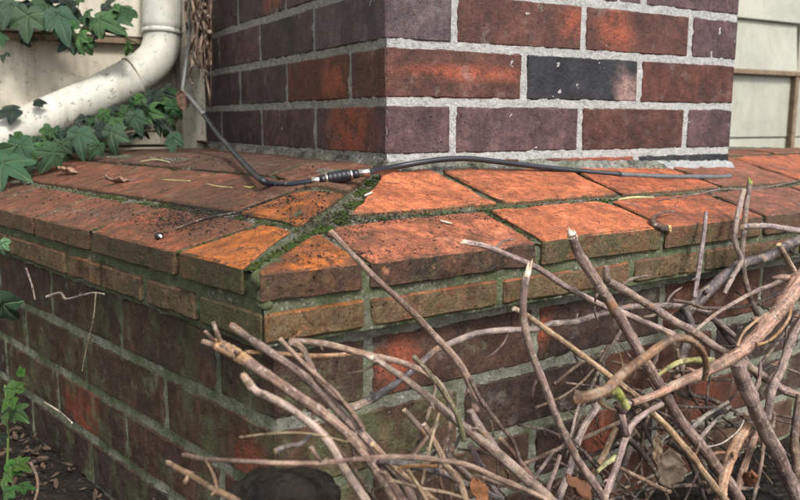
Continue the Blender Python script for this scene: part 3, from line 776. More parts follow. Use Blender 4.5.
ivy('ivy', 'ivy spray hanging over the upper cream siding board', [(-20, 5, 1.40), (30, 22, 1.39), (70, 26, 1.38), (110, 32, 1.38), (140, 44, 1.38)],
    [(8, 10, 1.36, 34, 20, G5, T()), (-2, 18, 1.37, 30, -40, G4, T()), (26, 24, 1.355, 46, 5, G5, (-10, 5)), (50, 14, 1.37, 34, -30, G1, T()), (60, 22, 1.35, 46, -20, G5, (-25, 10)), (40, 6, 1.37, 36, 60, G1, T()),
     (78, 40, 1.36, 38, 10, G2, T()), (88, 48, 1.365, 28, -20, G2, T()), (66, 44, 1.375, 28, 40, G4, T()), (105, 22, 1.35, 40, -60, G2, (-20, -10)), (116, 18, 1.36, 30, -80, G5, T()), (120, 30, 1.37, 26, -40, G2, T()),
     (97, 34, 1.37, 26, 30, G4, T()), (88, 22, 1.38, 30, 100, G1, T()), (22, 2, 1.38, 40, 150, G2, T()), (70, 4, 1.385, 30, 170, G4, T()), (3, 55, 1.35, 22, 0, G4, T()), (128, 46, 1.38, 18, 10, G2, T()), (130, 50, 1.385, 14, -50, G3, T())] + [(rt(-6, 132), rt(-2, 40), rt(1.36, 1.40), rt(18, 30), rt(-90, 90), random.choice([G1, G2, G5, G4, G4]), T()) for k in range(22)])
ivy('ivy', 'ivy with large leaves growing along the ledge under the downspout', [(-25, 168, 1.27), (30, 160, 1.33), (80, 146, 1.37), (130, 132, 1.40), (172, 128, 1.44), (178, 98, 1.46)],
    [(10, 168, 1.22, 52, -60, G5, (-25, 0)), (-4, 158, 1.24, 44, 20, G1, T()), (22, 152, 1.27, 34, -20, G5, T()), (42, 146, 1.28, 32, 10, G2, T()), (50, 158, 1.26, 34, 30, G1, T()), (62, 150, 1.28, 36, -10, G5, T()),
     (80, 140, 1.31, 40, -10, G5, (-20, 5)), (95, 150, 1.30, 30, 30, G1, T()), (112, 138, 1.33, 44, -5, G5, (-15, -10)), (118, 122, 1.35, 26, -60, G2, T()), (136, 122, 1.35, 38, -15, G5, (-10, 5)), (150, 112, 1.38, 30, -70, G2, T()),
     (142, 108, 1.38, 26, 60, G2, T()), (158, 124, 1.39, 26, 30, G4, T()), (173, 142, 1.36, 28, 0, G5, (-25, 0)), (170, 128, 1.42, 24, -60, G2, T()), (166, 98, 1.44, 28, 100, G2, T()), (176, 112, 1.43, 26, -30, G1, T()), (154, 96, 1.43, 26, 140, G4, T()),
     (8, 112, 1.34, 34, 60, G4, (-30, 20)), (40, 102, 1.36, 18, -100, G4, T()), (100, 128, 1.36, 26, 160, G4, T()), (70, 134, 1.35, 24, 150, G4, T()), (30, 170, 1.27, 24, -10, G4, T()), (86, 118, 1.42, 22, -150, G4, T()), (128, 104, 1.44, 26, 170, G4, T())] + [(x, 178 - x * .33 - rt(0, 34), 1.30 + x * .0009, rt(16, 26), rt(-90, 90), random.choice([G4, G1, G4, G2]), T()) for x in [q * 2.2 - 6 for q in range(84)]])
ivy('ivy', 'single large dark ivy leaf hanging at the left edge of the wall', [(-30, 262, .84), (-16, 274, .84), (-6, 286, .83), (2, 296, .82)],
    [(8, 310, .80, 58, -25, (.010, .045, .014), (25, 20)), (2, 246, .98, 26, 20, (.12, .22, .12), (-15, -20))])
ivy('ivy', 'young bright ivy sprouting from the soil at the lower left corner', [(4, 520, .90), (7, 470, .90), (8, 425, .90), (5, 385, .90)],
    [(13, 385, .87, 26, 150, G3, T()), (8, 402, .86, 26, 30, G3, T()), (20, 372, .88, 18, 170, G3, T()), (18, 412, .88, 26, -60, G2, T()), (2, 418, .86, 24, 50, G2, T()), (14, 468, .82, 32, -60, G3, (-30, 0)), (4, 478, .81, 34, 20, G3, T()),
     (22, 462, .82, 24, -130, G3, T()), (6, 496, .80, 30, 10, G2, T()), (26, 486, .82, 18, -90, G2, T()), (-4, 440, .86, 24, 40, G4, T())], .0015, (.10, .14, .04))

# dried roots clinging to the corner board
dv = empty('dried_vine', at(196, 30, 1.46), 'tangle of dried vine roots hanging down the peeling board', 'vine')
rnd = random.Random(4)
for k in range(80):
    x = rnd.uniform(188, 210); y = rnd.uniform(-30, 38); pts = []; n = rnd.randint(4, 6); r_ = rnd.choice([.0006, .001, .0018, .0034])
    for i in range(n):
        pts.append(P4(x, y, rnd.uniform(1.40, 1.455), r_ * (1 - .12 * i))); x += rnd.uniform(-5, 6); y += rnd.uniform(8, 17)
        x = min(max(x, 186), 211)
    o = tube_obj('root_strand', pts, BARK, dv, 6, 4, .2); c_ = rnd.uniform(.7, 1.4); color(o, (.26 * c_, .18 * c_, .12 * c_), moss=.0)

# ------------------------------------------------------------------ dead leaves and litter
def curl_leaf(name, P, size, colr, label, rotz=0, curl=1.2, tiltx=0, seed=0, asp=.55):
    bm = bmesh.new(); NU, NV = 10, 14; g_ = []
    for j in range(NV + 1):
        t = j / NV * 2 - 1; hw = asp * (1 - abs(t) ** 2.2) ** .8 * (1 + .12 * math.sin(j * 2.3 + seed) + .25 * noise.noise(Vector((j * .8, seed, 1)))); row = []
        for i in range(NU + 1):
            s_ = i / NU * 2 - 1; x = s_ * hw; a = x * curl
            row.append(bm.verts.new(Vector((math.sin(a) / max(curl, .01), t + .05 * math.sin(i + seed), (1 - math.cos(a)) / max(curl, .01) + .25 * curl * .3 * t * t + .28 * noise.noise(Vector((s_ * 2.5 + seed, t * 2.5, 0)))))))
        g_.append(row)
    for j in range(NV):
        for i in range(NU): f = bm.faces.new((g_[j][i], g_[j][i + 1], g_[j + 1][i + 1], g_[j + 1][i])); f.smooth = True
    bmesh.ops.remove_doubles(bm, verts=bm.verts, dist=.01)
    M = Matrix.Translation(P) @ Matrix.Rotation(rotz, 4, 'Z') @ Matrix.Rotation(tiltx, 4, 'X') @ Matrix.Scale(size / 2, 4)
    bmesh.ops.transform(bm, matrix=M, verts=bm.verts)
    o = link(name, me_of(bm, name, True), DEAD); sm = o.modifiers.new('solid', 'SOLIDIFY'); sm.thickness = .0006
    color(o, colr)
    return tag(o, label, 'leaf')
curl_leaf('dead_leaf', at(182, 101, 1.395), .036, (.10, .055, .032), 'curled brown dead leaf caught on the cable beside the peeling board', .5, 1.5, 1.25, 3, .85)
curl_leaf('dead_leaf', surf(68, 172, .006), .040, (.26, .16, .10), 'crumpled tan dead leaf lying on the ledge below the ivy', 1.2, 2.2, .2, 5)
curl_leaf('dead_leaf', surf(122, 181, .004), .046, (.17, .10, .07), 'curled brown leaf strip lying flat on the left of the ledge', 1.9, 2.5, .1, 9, .3)
curl_leaf('dead_leaf', surf(205, 143, .003), .034, (.13, .075, .05), 'small brown dead leaf at the foot of the peeling board', 2.2, 1.8, .1, 2)
curl_leaf('dead_leaf', at(668, 468, .70), .036, (.10, .072, .048), 'broad grey-brown dead leaf hanging among the lower branches', .2, 1.0, 1.5, 6, .8)
curl_leaf('dead_leaf', at(657, 449, .69), .028, (.13, .09, .055), 'narrow pointed dead leaf just above the broad one', .1, 1.8, 1.4, 8, .35)
curl_leaf('dead_leaf', at(578, 490, .74), .034, (.11, .045, .02), 'rusty orange dead leaf at the bottom between branches', 1.0, 1.2, .7, 1, .7)
curl_leaf('dead_leaf', at(478, 492, .66), .024, (.20, .08, .03), 'orange dead leaf under the thick pale branch at the bottom', .7, 1.0, .9, 12, .7)
curl_leaf('dead_leaf', at(750, 480, .66), .024, (.15, .06, .03), 'reddish dead leaf low behind the thick grey branch', 2.7, 1.4, .9, 13, .6)
def blob_mesh(bm, P, r, seed, sq=(1, 1, .7), sub=1): bm.add(P, r, seed, sq, sub)
rnd = random.Random(11)
def scatter(name, regions, mat, label, cat, rr, sq=(1, 1, .6)):
    bm = Blobs()
    for (x0, y0, sx, sy, n) in regions:
        for i in range(n):
            px = rnd.gauss(x0, sx); py = rnd.gauss(y0, sy)
            P = surf(px, py, 0, .002)
            u, v = uv_of(P)
            if u < -.026 or v < -.026 or in_chimney(P, .003) or P.z < -.1: continue
            r = rnd.uniform(*rr) * (1 if rnd.random() > .06 else 2.0)
            blob_mesh(bm, P + Z3 * r * .2, r, rnd.random() * 9, sq)
    o = link(name, bm.mesh(name), mat); tag(o, label, cat, kind='stuff'); return o
scatter('soil_crumbs', [(205, 208, 24, 8, 1500), (228, 197, 30, 7, 1100), (185, 222, 25, 6, 700), (212, 200, 9, 4, 500), (150, 200, 60, 14, 900), (215, 204, 22, 6, 2200), (240, 198, 14, 3, 800), (260, 190, 50, 9, 900), (330, 222, 20, 14, 500), (290, 215, 30, 12, 110), (350, 200, 12, 6, 60), (430, 200, 70, 12, 400), (110, 180, 50, 6, 900), (40, 190, 30, 6, 90), (190, 165, 40, 8, 800), (600, 205, 90, 12, 500), (320, 255, 28, 8, 160), (400, 252, 50, 5, 500), (360, 218, 60, 3, 500), (440, 214, 70, 3, 500)], CRUMB, 'dark crumbs of soil and rotted leaf scattered over the ledge top', 'soil', (.0003, .0011), (1, .7, .5))
# moss lies in the joints of the coping
bm = Blobs()
def moss_line(a, b, n, wd, rmax=.0020):
    for i in range(n):
        t = rnd.random(); u = (a[0] + (b[0] - a[0]) * t + rnd.gauss(0, wd)) / 1000; v = (a[1] + (b[1] - a[1]) * t + rnd.gauss(0, wd)) / 1000
        if noise.noise(Vector((u * 45, v * 45, 3))) < -.12 or u < -.026 or v < -.026: continue
        r = rnd.uniform(.0008, rmax); blob_mesh(bm, bw(u, v, hgt(u, v) - .0022 + r * .2), r, rnd.random() * 9, (1, 1, .6))
moss_line((-22, -12), (108, 62), 900, 3.6); moss_line((108, 62), (245, 178), 700, 3.6)
moss_line((100, 65), (520, 65), 500, 3.4, .0016); moss_line((520, 65), (1000, 65), 200, 3.4, .0016)
moss_line((57, 55), (57, 500), 700, 3.4, .0016); moss_line((57, 500), (57, 800), 120, 3.4, .0016)
moss_line((-28, 112), (52, 102), 50, 2, .0018); moss_line((-28, 312), (52, 304), 60, 2, .002); moss_line((281, -28), (293, 60), 60, 2, .0018)
moss_line((163, 170), (163, 600), 200, 3, .002)
o = link('moss', bm.mesh('moss'), MOSS); tag(o, 'green moss cushions in the joints between the coping bricks', 'moss', kind='stuff')
# pale straw bits on the left of the ledge
def bit(name, pts, r, colr, label, cat, mat=WOOD):
    P = [surf(x, y, r * 1.1, .004) for x, y in pts]
    o = tube_obj(name, [(p.x, p.y, p.z + .0006, r * (1 if 0 < i < len(P) - 1 else .6)) for i, p in enumerate(P)], mat, None, 7, 5, .25)
    color(o, colr); return tag(o, label, cat)
bit('straw', [(162, 180), (174, 181), (190, 181.5)], .0014, (.30, .27, .11), 'flat yellow straw chip near the back of the left ledge', 'straw')
bit('straw', [(205, 184), (218, 187), (232, 188)], .0011, (.32, .28, .13), 'pale yellow straw chip between the soil crumbs and the cable', 'straw')
bit('straw', [(244, 187), (250, 188), (254, 187)], .0013, (.33, .31, .08), 'small yellow chip touching the soil patch near the cable bend', 'straw')
bit('straw', [(140, 162), (156, 160), (170, 163)], .0012, (.4, .34, .2), 'thin dry stalk lying before the ivy under the downspout', 'straw')
bit('twig', [(176, 229), (205, 219), (232, 214), (250, 209)], .0013, (.05, .035, .03), 'thin dark twig lying across the left coping bricks', 'twig', BARK)
bit('wood_chip', [(618, 200), (634, 198), (654, 198)], .0018, (.36, .32, .15), 'pale yellow wood chip on the row joint of the right coping', 'wood chip')
bit('twig', [(658, 201), (690, 196), (720, 190), (742, 190), (770, 187), (805, 180)], .0015, (.16, .10, .08), 'long thin brown twig lying across the right end of the ledge', 'twig', BARK)
bit('twig', [(700, 192), (712, 196), (720, 196)], .0013, (.10, .06, .05), 'short dark twig just under the long thin one on the right ledge', 'twig', BARK)
bit('wood_chip', [(440, 221), (447, 223), (452, 224)], .0013, (.45, .38, .28), 'white splinter on the wide orange coping brick', 'wood chip')
bit('wood_chip', [(365, 196), (372, 193)], .0016, (.6, .58, .5), 'tiny white chip in the joint below the connector', 'wood chip')
# snail-like pebble
bm = Blobs(); P = surf(159, 236, .003); blob_mesh(bm, P, .0042, 2, (1, 1, .85), 2)
pb = link('pebble', bm.mesh('pebble'), RUB); tag(pb, 'small round black pebble with a white tip near the left coping edge', 'pebble')
bm = Blobs(); blob_mesh(bm, P + (CAM - P).normalized() * .0030 + RT * .0012 - UP * .0003, .0020, 2, (1, 1, 1), 2); o = link('pale_tip', bm.mesh('pale_tip'), WOOD, pb); color(o, (.75, .74, .7))
# curled twig stub with a sawn end at the right
P = surf(668, 226, .004)
st = tube_obj('twig_stub', [(*surf(674, 211, .008), .0010), (*surf(662, 213, .009), .0016), (*surf(653, 218, .008), .0026), (*surf(654, 224, .006), .0036), (*surf(662, 228, .005), .0042), (*surf(668, 228.5, .005), .0042)], BARK, None, 12, 6, .15)
color(st, (.09, .05, .03), moss=0.0); tag(st, 'curled dark twig stub with a yellow cut end on the right coping edge', 'twig')
bm = bmesh.new(); e1 = surf(667.5, 228.5, .005); e2 = e1 + RT * .003 - FW * .002; tube_bm(bm, [e1, e2], [.0043, .0038], 12); o = link('cut_end', me_of(bm, 'cut'), WOOD, st); color(o, (.62, .38, .15))
# black stone at the bottom
bm = bmesh.new(); PS = at(285, 512, .60); bmesh.ops.create_icosphere(bm, subdivisions=5, radius=1, matrix=Matrix.Translation(PS) @ Matrix.Diagonal((.042, .05, .032, 1)))
for v_ in bm.verts: v_.co += jig(v_.co, .009, 28, 2) + jig(v_.co, .004, 90, 2) + jig(v_.co, .0018, 260, 2)
o = link('stone', me_of(bm, 'stone', True), soil); tag(o, 'dark earth-covered stone half hidden under the branches at the bottom', 'stone')
# a pile of earth carries the stone
# litter on the ground, real flakes
bm = bmesh.new(); rnd = random.Random(21)
for i in range(6500):
    if i < 3600: x, y = -.80 + rnd.gauss(.0, .28), rnd.gauss(-.05, .28)
    else: x, y = rnd.uniform(-1.2, 1.6), rnd.uniform(-.8, .9)
    u, v = uv_of(Vector((x, y, 0)))
    if u > -.005 and v > -.005: continue
    r = rnd.uniform(.002, .009); M = Matrix.Translation((x, y, ground_z(x + .1, y) + .004 + rnd.random() * .012)) @ Matrix.Rotation(rnd.random() * 6.3, 4, 'Z') @ Matrix.Rotation(rnd.gauss(0, .5), 4, 'X') @ Matrix.Rotation(rnd.gauss(0, .5), 4, 'Y')
    q = [bm.verts.new(M @ Vector(p)) for p in ((-r, 0, 0), (-.3 * r, -.45 * r, .2 * r), (r * .6, -.35 * r, 0), (r * 1.1, 0, .25 * r), (r * .4, .4 * r, .1 * r), (-.5 * r, .4 * r, 0))]
    bm.faces.new(q)
s = NT('litter'); tc, oi, vec, g = s.coords(); 
c = s.mix(s.noise(g.outputs['Position'], 60, 3), (.014, .010, .007), (.13, .085, .055)); lit = s.done(c, .85, None, .3)
o = link('leaf_litter', me_of(bm, 'leaf_litter'), lit); tag(o, 'brown crumbled leaf litter over the soil at the foot of the wall', 'litter', kind='stuff')

# ------------------------------------------------------------------ cut branches and twigs in front of the plinth
PU = (.30, .195, .145); PK_ = (.34, .225, .165); TN = (.38, .235, .13); ORB = (.38, .20, .11); DK = (.11, .085, .078); GR = (.22, .19, .18); BN = (.20, .12, .075); ST_ = (.55, .42, .22); OL = (.16, .13, .07); YG = (.42, .42, .10)
def branch(label, nodes, w0, w1, colr, tip=None, end=None, stubs=(), name='branch', moss=0.0, group=None, seg=10, cat='branch', knots=True, peel=None):
    """nodes: (px, py, clearance in metres in front of the coping face); w0, w1 photo pixels across"""
    P = []; N_ = len(nodes)
    for i, (x, y, c_) in enumerate(nodes):
        d = front(min(max(x, 60), 1100)) - c_
        t = i / (N_ - 1); r = (w0 + (w1 - w0) * t) / 2 * d / FPX * .93
        v_ = at(x, y, d); P.append((v_.x, v_.y, v_.z, r))
    sp = spline(P, 9); sd_ = random.random() * 60
    pts = [Vector(p[:3]) for p in sp]; rads = [p[3] for p in sp]
    L = 0; nxt = random.uniform(.02, .05); kn = []
    for i in range(1, len(pts)):
        L += (pts[i] - pts[i - 1]).length
        if L > nxt: kn.append(i); nxt = L + random.uniform(.03, .07)
    if knots:
        for i in kn:
            rads[i] *= 1.13
            if i + 1 < len(rads): rads[i + 1] *= 1.05
    for i in range(len(pts)):
        pts[i] = pts[i] + jig(pts[i], rads[i] * .22, 28, sd_)
    bm = bmesh.new(); uvl = bm.loops.layers.uv.new('UVMap'); tube_bm(bm, pts, rads, seg, uvl, True, .16, sd_)
    rg = random.Random(int(sd_ * 1000))
    if knots:
        for i in kn:      # buds and small side spurs
            if rg.random() < .4 and i + 1 < len(pts):
                T_ = (pts[i + 1] - pts[i]).normalized(); sx = T_.cross(Vector((rg.uniform(-1, 1), rg.uniform(-1, 1), rg.uniform(-1, 1)))).normalized()
                l_ = rads[i] * rg.uniform(1.2, 2.6); a_ = pts[i] + sx * rads[i] * .5
                tube_bm(bm, [a_, a_ + sx * l_ * .6 + T_ * l_ * .3, a_ + sx * l_ + T_ * l_ * .8], [rads[i] * .5, rads[i] * .34, rads[i] * .12], 6, uvl, True, .15, sd_)
    shoots = []
    if knots and w0 > 4 and name == 'branch':
        for i in kn:
            if rg.random() < .24 and 4 < i < len(pts) - 3:
                T_ = (pts[i + 1] - pts[i]).normalized() * rg.choice([-1, 1]); sx = (T_.cross(FW) * rg.choice([-1, 1]) + FW * rg.uniform(-.4, .6)).normalized(); l_ = rg.uniform(.012, .038); rr = rads[i] * rg.uniform(.28, .5)
                sb_ = bmesh.new(); ul2 = sb_.loops.layers.uv.new('UVMap')
                q_ = [pts[i], pts[i] + sx * l_ * .35 + T_ * l_ * .15, pts[i] + sx * l_ * .6 + T_ * l_ * .45, pts[i] + sx * l_ * .8 + T_ * l_ * .85]
                tube_bm(sb_, [Vector(x_) for x_ in spline([tuple(x_) for x_ in q_], 4)], [rr * (1.1 - .055 * x_) * (1.25 if x_ in (5, 9) else 1) for x_ in range(13)], 6, ul2, True, .2, sd_); shoots.append(sb_)
    o = link(name, me_of(bm, name), BARK); k = random.uniform(.88, 1.12); color(o, tuple(q * k for q in colr), moss=moss)
    tag(o, label, cat, group)
    for sb_ in shoots: color(link('side_twig', me_of(sb_, 'side_twig'), BARK, o), tuple(q * .9 for q in colr), moss=moss)
    if peel:
        n_, pc_ = peel; bm = bmesh.new(); uvl = bm.loops.layers.uv.new('UVMap')
        rr = [rads[i] * (1.05 + .06 * noise.noise(Vector((i * .9, sd_, 0)))) for i in range(n_)]; rr[-1] = rads[n_ - 1] * .8; rr[-2] = rads[n_ - 2] * 1.02
        tube_bm(bm, pts[:n_], rr, 12, uvl, True, .30, sd_); t_ = link('peeled_end', me_of(bm, 'peeled_end'), BARK, o); color(t_, pc_, moss=0.0)
    for which, spec in ((0, tip), (-1, end)):
        if not spec: continue
        kind, tc_ = spec
        A0 = pts[which]; T_ = (pts[0] - pts[2]).normalized() if which == 0 else (pts[-1] - pts[-3]).normalized(); r = rads[which]
        bm = bmesh.new(); uvl = bm.loops.layers.uv.new('UVMap')
        if kind == 'cut': tube_bm(bm, [A0 - T_ * r * .2, A0 + T_ * r * .12], [r * .93, r * .86], 12, uvl)
        else:
            ln_ = r * (3.2 if kind == 'long' else 1.4); rings = tube_bm(bm, [A0 - T_ * r * (1.6 if kind == 'long' else .7), A0 - T_ * r * .2, A0 + T_ * r * .1], [r * .98, r * .97, r * .95], 12, uvl, False, .2, sd_)
            ph = rg.uniform(0, 6.28); last = rings[-1]
            for q, v_ in enumerate(last):
                side_ = .5 + .5 * math.cos(q / 12 * 2 * math.pi - ph)
                v_.co += T_ * ln_ * (.08 + side_ ** 2.2 * .55 + rg.choice([0, .15, .5, .85]) * (.4 + side_)) - (v_.co - A0 - T_ * T_.dot(v_.co - A0)) * (.05 + .35 * side_ + rg.uniform(0, .2))
            cen = bm.verts.new(A0 + T_ * r * .25)
            for q in range(12): bm.faces.new((last[q], last[(q + 1) % 12], cen))
        t_ = link('broken_tip' if kind != 'cut' else 'cut_end', me_of(bm, 'tip'), WOOD, o); color(t_, tc_)
    for (x0, y0, x1, y1, c_, wd) in stubs:
        d = front(min(max(x0, 60), 1100)) - c_; A0, A1 = at(x0, y0, d), at(x1, y1, d - .006); r = wd / 2 * d / FPX
        bm = bmesh.new(); uvl = bm.loops.layers.uv.new('UVMap'); tube_bm(bm, [A0, A0.lerp(A1, .5), A1], [r * 1.15, r, r * .8], 8, uvl, True, .15, 3)
        t_ = link('side_twig', me_of(bm, 'side_twig'), BARK, o); color(t_, colr, moss=0.0)
    return o
PALE = (.52, .37, .21); WHT = (.56, .46, .33); ORG = (.60, .34, .14)
# left fan of branches
branch('thick orange-tipped branch end with forked splinters at the coping corner', [(220, 346, .06), (240, 357, .065), (256, 368, .07), (280, 384, .07), (308, 402, .075), (332, 420, .08), (352, 438, .085), (384, 474, .09), (410, 512, .1)], 13, 10, PU, ('long', ORG), peel=(17, (.56, .34, .17)), stubs=[(216, 343, 205, 331, .06, 4), (222, 346, 213, 322, .06, 5), (217, 346, 202, 341, .06, 6)])
branch('straight grey-brown branch running down from under the coping corner', [(232, 326, .03), (246, 336, .04), (276, 356, .05), (308, 380, .05), (332, 404, .055), (360, 432, .06), (384, 460, .065), (402, 480, .07), (418, 512, .07)], 8, 11, (.33, .235, .19), ('split', ORG), peel=(9, (.42, .24, .12)))
branch('thin twig lying along the straight grey-brown branch', [(280, 339, .06), (300, 360, .065), (320, 378, .07), (336, 393, .07), (352, 412, .07)], 5, 4, PK_, ('cut', PALE))
branch('knotty pinkish branch crossing below the cut orange coping brick', [(292, 342, .05), (303, 350, .05), (314, 372, .055), (332, 392, .06), (348, 408, .065), (364, 430, .07)], 8, 6, PK_)
branch('arched pinkish branch leaving the coping corner towards the right', [(290, 341, .04), (312, 342, .04), (340, 347, .045), (364, 354, .05), (384, 358, .055), (400, 362, .06), (420, 370, .065), (436, 381, .07), (448, 398, .075)], 7, 7, PK_)
branch('short tan stick under the arched pinkish branch', [(246, 352, .045), (280, 354, .045), (314, 356, .05), (346, 355, .05)], 5, 5, (.44, .25, .13), ('cut', PALE), ('cut', PALE))
branch('curved pale tan branch sweeping down over the black stone', [(244, 376, .10), (256, 391, .10), (272, 398, .105), (296, 412, .11), (316, 428, .115), (332, 448, .12), (345, 470, .125), (366, 500, .13), (374, 515, .13)], 8, 10, (.44, .33, .27), ('split', PALE), peel=(9, (.58, .40, .25)))
branch('pink branch beginning midway beside the straight grey-brown one', [(350, 438, .09), (368, 460, .095), (384, 484, .1), (400, 512, .1)], 9, 8, PK_)
branch('long thin white-tipped twig crossing low from the left', [(184, 455, .15), (208, 460, .15), (240, 461, .15), (280, 463, .15), (320, 463, .15), (360, 459, .15), (402, 457, .15), (440, 460, .145), (466, 465, .14), (498, 478, .14), (523, 489, .14), (556, 504, .14)], 5, 6, PK_, ('split', WHT), stubs=[(320, 462, 311, 447, .15, 5)])
branch('tan stick rising from the bottom edge at the lower left', [(168, 463, .16), (188, 474, .16), (204, 484, .165), (236, 501, .17), (252, 512, .17)], 6, 8, TN, ('split', PALE), stubs=[(190, 475, 184, 483, .16, 5)])
branch('thin yellow straw stalk floating over the red wall brick', [(240, 437, .12), (280, 433, .12), (312, 434, .12), (348, 442, .12)], 2.4, 2, ST_, name='straw_stalk', cat='stalk', knots=False)
branch('short lumpy grey stick resting above the black stone', [(275, 451, .10), (288, 446, .10), (300, 444, .10), (310, 436, .1), (320, 430, .1)], 7, 4, GR, ('cut', PALE))
branch('thick knotted pale branch in the lower middle', [(372, 358, .055), (392, 370, .06), (414, 386, .065), (437, 404, .07), (456, 420, .075), (475, 436, .08), (498, 455, .085), (517, 471, .09), (533, 484, .09), (556, 508, .09)], 6, 14, (.34, .25, .20), ('long', WHT), moss=.15, peel=(8, (.52, .42, .34)))
branch('side limb joining the thick knotted pale branch from above', [(470, 410, .075), (478, 424, .078), (488, 438, .08), (500, 454, .085)], 8, 9, (.38, .29, .26))
branch('dark drooping branch behind, left of the red wall brick', [(350, 409, .012), (365, 402, .012), (380, 394, .014), (400, 380, .018), (422, 363, .025)], 10, 7, (.12, .105, .11))
branch('long light branch wandering level across the wall bricks', [(420, 364, .028), (434, 351, .03), (448, 344, .03), (480, 333, .03), (512, 330, .03), (536, 329, .03), (551, 324, .032), (577, 321, .035), (602, 314, .035), (634, 307, .04), (666, 306, .04), (684, 307, .04), (703, 311, .04), (716, 321, .04), (734, 336, .045)], 7, 6, (.33, .26, .23))
branch('long jointed stick leaning on the coping with its tip at the mitre joint', [(331, 231, .045), (352, 254, .05), (380, 282, .055), (408, 308, .055), (432, 334, .055), (456, 360, .06), (470, 382, .065), (476, 412, .07)], 5.5, 9.5, (.31, .205, .155), ('cut', ORG), moss=.1)
branch('thin dark reddish twig running on from the jointed stick', [(470, 378, .08), (480, 398, .08), (498, 423, .08), (512, 440, .08), (517, 452, .08), (521, 466, .08)], 5, 4, (.15, .1, .085))
branch('mossy olive twig crossing the knotted branch', [(413, 356, .085), (430, 375, .09), (450, 401, .09), (459, 420, .09), (464, 441, .09)], 5, 6, OL, moss=.7)
branch('pinkish stick with a splintered tip pointing over the wide orange coping brick', [(464, 242, .05), (488, 247, .055), (520, 260, .06), (544, 272, .065), (564, 285, .07), (599, 304, .07), (628, 315, .07), (654, 326, .075), (674, 335, .08)], 6, 7, (.36, .26, .23), ('split', WHT))
branch('smooth mauve branch with a long white splintered top in front of the coping', [(527, 275, .14), (524, 290, .14), (524, 320, .14), (532, 352, .14), (544, 384, .14), (555, 412, .145), (566, 438, .15), (580, 464, .15), (602, 496, .15), (612, 512, .15)], 8, 9, (.31, .21, .175), ('long', WHT))
branch('straight tan stick slanting from the wall across to the lower right', [(514, 309, .10), (529, 317, .10), (551, 333, .105), (580, 354, .11), (608, 375, .12), (633, 394, .125), (649, 410, .13), (668, 428, .13), (690, 454, .14), (710, 481, .14), (728, 504, .14)], 6, 8, (.48, .32, .18), ('cut', WHT))
branch('heavy mauve branch with a snapped white tip above the right coping', [(572, 234, .10), (578, 250, .10), (596, 280, .105), (612, 306, .11), (628, 331, .115), (640, 353, .12), (652, 373, .12), (668, 400, .12), (680, 420, .12), (694, 438, .12), (713, 462, .12), (729, 484, .12), (744, 508, .12)], 11, 13, (.30, .205, .17), ('split', WHT))
branch('mauve stick with an upright stub below the right coping', [(606, 281, .075), (634, 296, .08), (660, 312, .085), (684, 327, .09), (708, 342, .095), (729, 355, .1), (756, 371, .1), (777, 386, .1), (800, 397, .1), (820, 408, .1)], 9, 9, (.31, .22, .18), None, None, [(607, 282, 606, 266, .08, 7)])
branch('near orange-brown bent branch arching across the front', [(578, 399, .34), (604, 391, .34), (620, 376, .34), (646, 356, .34), (662, 345, .34), (677, 338, .34), (691, 341, .34), (702, 351, .33), (706, 366, .32), (704, 380, .31)], 12, 6, (.27, .145, .07))
branch('thickest pinkish branch entering from the right edge', [(826, 250, .18), (800, 282, .18), (785, 303, .18), (768, 323, .18), (749, 344, .18), (732, 358, .18), (708, 371, .175), (684, 381, .17), (660, 393, .165), (632, 403, .16)], 21, 7, (.35, .20, .135))
branch('thin hooped tan twig left of the thickest pinkish branch', [(737, 346, .2), (744, 332, .2), (757, 320, .2), (768, 313, .2)], 3, 3, TN)
branch('thin hooped orange twig right of the thickest pinkish branch', [(791, 306, .2), (789, 318, .2), (780, 331, .2), (770, 340, .2), (758, 345, .2)], 3.5, 3, (.44, .26, .11))
branch('thick grey-pink branch falling to the lower right corner', [(738, 362, .165), (742, 376, .165), (751, 399, .165), (764, 427, .165), (777, 453, .165), (790, 482, .165), (802, 510, .165)], 17, 14, (.30, .215, .185))
branch('brownish stick slanting down behind the thick grey-pink branch', [(806, 312, .14), (798, 328, .14), (790, 343, .14), (782, 368, .14), (772, 391, .14), (768, 420, .14)], 9, 9, (.26, .185, .155))
branch('dark brown upright stick at the right edge', [(801, 395, .14), (797, 420, .14), (795, 445, .14), (798, 480, .14), (800, 510, .14)], 9, 10, (.18, .12, .085))
branch('sawn orange stick standing upright with a bright cut face', [(747, 424, .13), (735, 445, .13), (725, 474, .13), (720, 506, .13)], 12, 12, (.36, .20, .11), ('cut', (.8, .66, .38)))
branch('brown stick leaning close behind the sawn orange one', [(757, 432, .11), (746, 461, .11), (738, 487, .11), (733, 510, .11)], 8, 9, (.22, .125, .08))
branch('pale upright twig with a kink standing before the ledge end', [(744, 190, .06), (739, 210, .06), (735, 233, .06), (736, 246, .06), (741, 261, .06), (732, 278, .06), (724, 294, .06)], 6, 5, (.34, .26, .22), ('cut', PALE))
branch('darker upright twig with a green tip right beside the kinked one', [(750, 182, .055), (749, 192, .055), (746, 210, .055), (744, 232, .055), (742, 262, .055), (749, 294, .06), (759, 320, .06)], 5.5, 6, (.21, .15, .12), ('split', (.2, .25, .06)))
branch('thin mauve twig standing in front of the right coping', [(706, 212, .035), (704, 233, .04), (700, 261, .045), (694, 298, .05)], 4, 5.5, (.31, .24, .23))
branch('level grey stick ending against the upright twigs', [(742, 227, .09), (766, 226, .09), (800, 231, .09), (830, 234, .09)], 6, 7, (.33, .26, .24), ('cut', PALE))
branch('thick dark weathered limb in the shade under the coping end', [(800, 240, .03), (780, 250, .03), (763, 259, .03), (744, 263, .03), (730, 272, .03), (713, 286, .032), (698, 301, .034), (680, 318, .036)], 11, 13, (.12, .10, .10))
